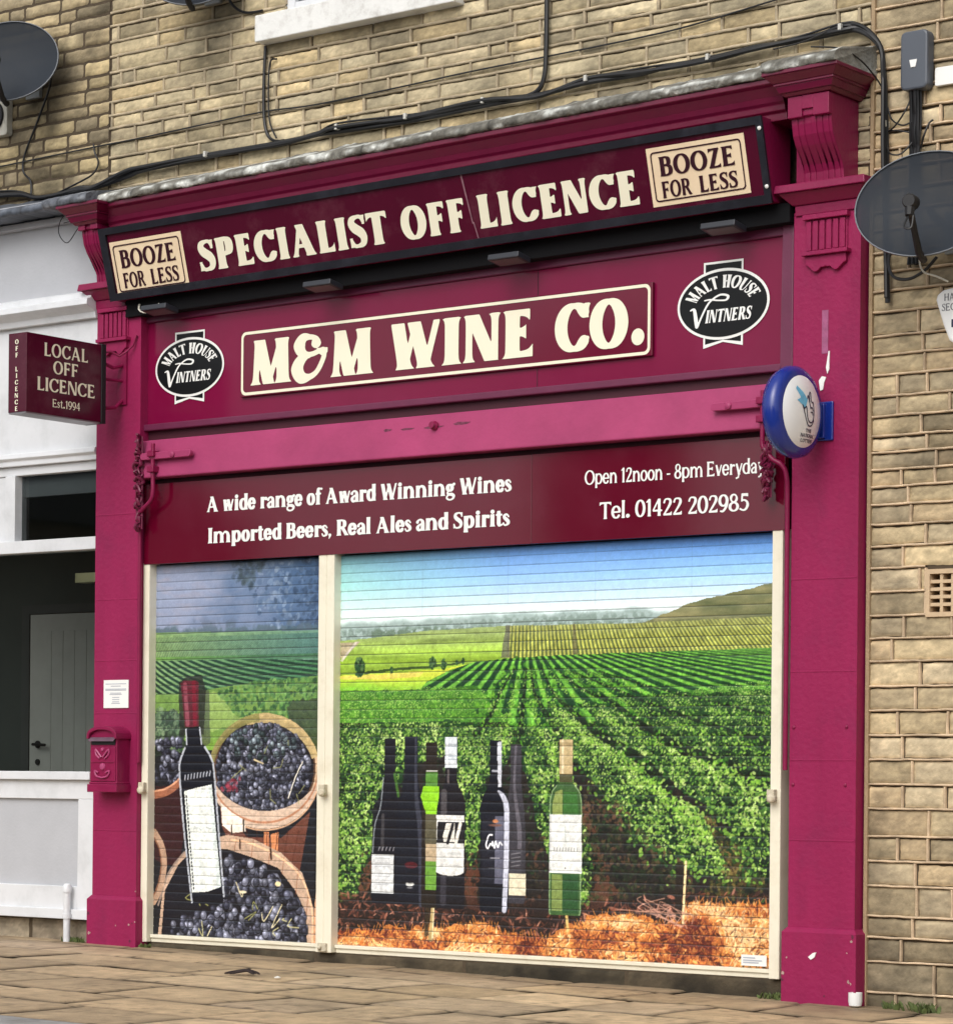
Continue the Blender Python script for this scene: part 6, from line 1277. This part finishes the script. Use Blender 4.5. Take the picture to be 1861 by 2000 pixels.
for sx in (-1, 1):
    P, _ = spline3([(-4.995 + sx * .005, yf - .012, 1.19), (-4.995 + sx * .03, yf - .013, 1.215), (-4.995 + sx * .055, yf - .012, 1.235), (-4.995 + sx * .05, yf - .01, 1.205), (-4.995 + sx * .02, yf - .012, 1.182)], 5); m.tube([tuple(p) for p in P], .0055, 6)
    P, _ = spline3([(-4.995, yf - .012, 1.07), (-4.995 + sx * .045, yf - .012, 1.08), (-4.995 + sx * .06, yf - .012, 1.11), (-4.995 + sx * .03, yf - .013, 1.10)], 5); m.tube([tuple(p) for p in P], .0055, 6)
m.lathe([(.022, 0), (.018, .008), (.001, .011)], (-4.995, yf - .006, 1.135), (0, -1, 0), 14); m.lathe([(.012, 0), (.010, .008), (.001, .01)], (-4.995, yf - .006, 1.235), (0, -1, 0), 10); m.build('relief', mat('worn magenta cast metal', (176, 70, 118), .38, .1, 12), dd, smooth=True)
t = thing('notice', 'small white paper notice with grey lines above the postbox', 'notice', (-5.0, 0, 1.48))
m = MB(); m.box(-5.098, -4.895, -.007, -.0005, 1.480, 1.645); m.build('sheet', WHITE, t, .001)
m = MB()
for z, w in ((1.622, .085), (1.609, .04), (1.592, .085), (1.585, .085), (1.568, .045), (1.560, .05), (1.543, .03), (1.530, .03), (1.517, .028), (1.508, .035)): m.box(-4.997 - w, -4.997 + w, -.0082, -.0068, z - .0022, z + .0022)
m.build('print_lines', mat('pale grey print', (180, 186, 196)), t)
# cup, weeds, litter
t = thing('cup', 'white beaker left on the pavement at the foot of the right pilaster', 'cup', (.005, -.05, gz(0)))
m = MB(); m.lathe([(.001, .004), (.022, .004), (.030, .010), (.0335, .03), (.0335, .072), (.030, .072), (.030, .02), (.001, .014)], (.012, -.045, gz(.0)), (0, 0, 1), 24); m.build('body', mat('white china', (246, 246, 244), .25, .03, 5), t, smooth=True)
WEED = mat('weed leaves', (92, 106, 58), .6, .45, 40); DRY = mat('dry weed stalks', (150, 136, 84), .7, .3, 25)
def weeds(label, x, y, n, h, spread, dry=False):
    rw = random.Random(int(x * 100) + n); m = MB()
    for i in range(n):
        a = rw.uniform(0, 6.28); r = spread * rw.random() ** .6; bx, by = x + r * math.cos(a), y + r * .35 * math.sin(a); z = gz(bx) - .004; L = h * rw.uniform(.5, 1.1); dx, dy = rw.uniform(-.7, .7) * L, rw.uniform(-.5, .2) * L; w = rw.uniform(.002, .005) * (2.2 if rw.random() > .6 else 1)
        ca, sa_ = math.cos(a * 3), math.sin(a * 3)
        m.add([(bx - w * ca, by - w * sa_, z), (bx + w * ca, by + w * sa_, z), (bx + dx * .5 + w * 1.3 * ca, by + dy * .5 + w * sa_, z + L * .65), (bx + dx, by + dy, z + L * .95), (bx + dx * .5 - w * 1.3 * ca, by + dy * .5 - w * sa_, z + L * .65)], [(0, 1, 2, 3, 4)])
    tag(m.build('weed_tuft', DRY if dry else WEED, weld=False), label, 'weeds', 'weeds along the foot of the wall')
weeds('green weed tuft at the foot of the stone wall right of the white beaker', .28, .01, 80, .055, .15)
weeds('small weed tuft at the foot of the threshold beside the right pilaster', -.49, .03, 45, .045, .08)
weeds('tiny weeds under the white vent pipe of the neighbour shop', -5.33, -.01, 60, .035, .09)
weeds('tiny weeds at the left foot of the narrow shutter', -4.76, .01, 40, .03, .06)
m = MB(); rw = random.Random(8)
for i in range(5):
    x, y = -3.03 + rw.uniform(-.03, .03), -1.03 + rw.uniform(-.02, .02); a = rw.uniform(-.3, .5); P, _ = spline3([(x - .07 * math.cos(a), y - .07 * math.sin(a) - .02 * i, gz(x) + .012), (x, y + .01 * i, gz(x) + .028), (x + .08 * math.cos(a), y + .08 * math.sin(a), gz(x) + .014)], 4); m.tube([tuple(p) for p in P], [.003] + [.006] * (len(P) - 2) + [.002], 6)
tag(m.build('dead_twig', mat('dark dead twig', (44, 32, 30), .8, .3, 30), smooth=True), 'dark dead twig lying on the paving in front of the narrow shutter', 'twig')
m = MB(); m.lathe([(.001, .004), (.016, .006), (.018, .010), (.001, .016)], (-2.78, -1.05, gz(-2.8)), (0, 0, 1), 12); tag(m.build('litter_scrap', WHITE), 'tiny white scrap of litter on the paving left of the twig', 'litter')

# ================================================================ ACROSS THE STREET (seen only as reflections)
OPW = mat('opposite stone wall', (120, 104, 80), .9, .2, 4); OPR = mat('slate roof', (70, 74, 82), .6, .2, 5)
for x0, x1, h, yb, nm, lb in ((-72, -36.4, 6.4, -36, 'opposite_house', 'long stone terrace across the street, to the left behind the viewer'), (-22.3, -19.8, 8.6, -28.6, 'reflection_block', 'unseen narrow stone block added across the street to darken part of the sign reflections'), (-13.5, -6, 5.8, -36, 'opposite_house', 'short stone house across the street, nearest behind the viewer'), (8, 30, 6.4, -36, 'opposite_house', 'stone terrace across the street, to the right behind the viewer')):  # narrow block is added and shaped to darken a stripe of the board reflections
    t = thing(nm, lb, 'house', ((x0 + x1) / 2, -29, 0), 'houses across the street'); ym = (-27.5 + yb) / 2; rise = (-27.5 - yb) * .3
    m = MB(); m.box(x0, x1, yb, -27.5, -.16, h); m.build('wall', OPW, t)
    m = MB(); m.add([(x0 - .1, -27.3, h), (x1 + .1, -27.3, h), (x1 + .1, ym, h + rise), (x0 - .1, ym, h + rise), (x1 + .1, yb - .2, h), (x0 - .1, yb - .2, h)], [(0, 1, 2, 3), (3, 2, 4, 5), (0, 3, 5), (1, 4, 2)]); m.build('roof', OPR, t)
    n = int((x1 - x0) / 3)
    for i in range(n):
        for z in (.9, 3.6):
            m = MB(); xx = x0 + (i + .5) * (x1 - x0) / n; m.box(xx - .55, xx + .55, -27.5, -27.44, z, z + 1.5); m.build('window', mat('opposite dark window', (60, 64, 70), .2), t)
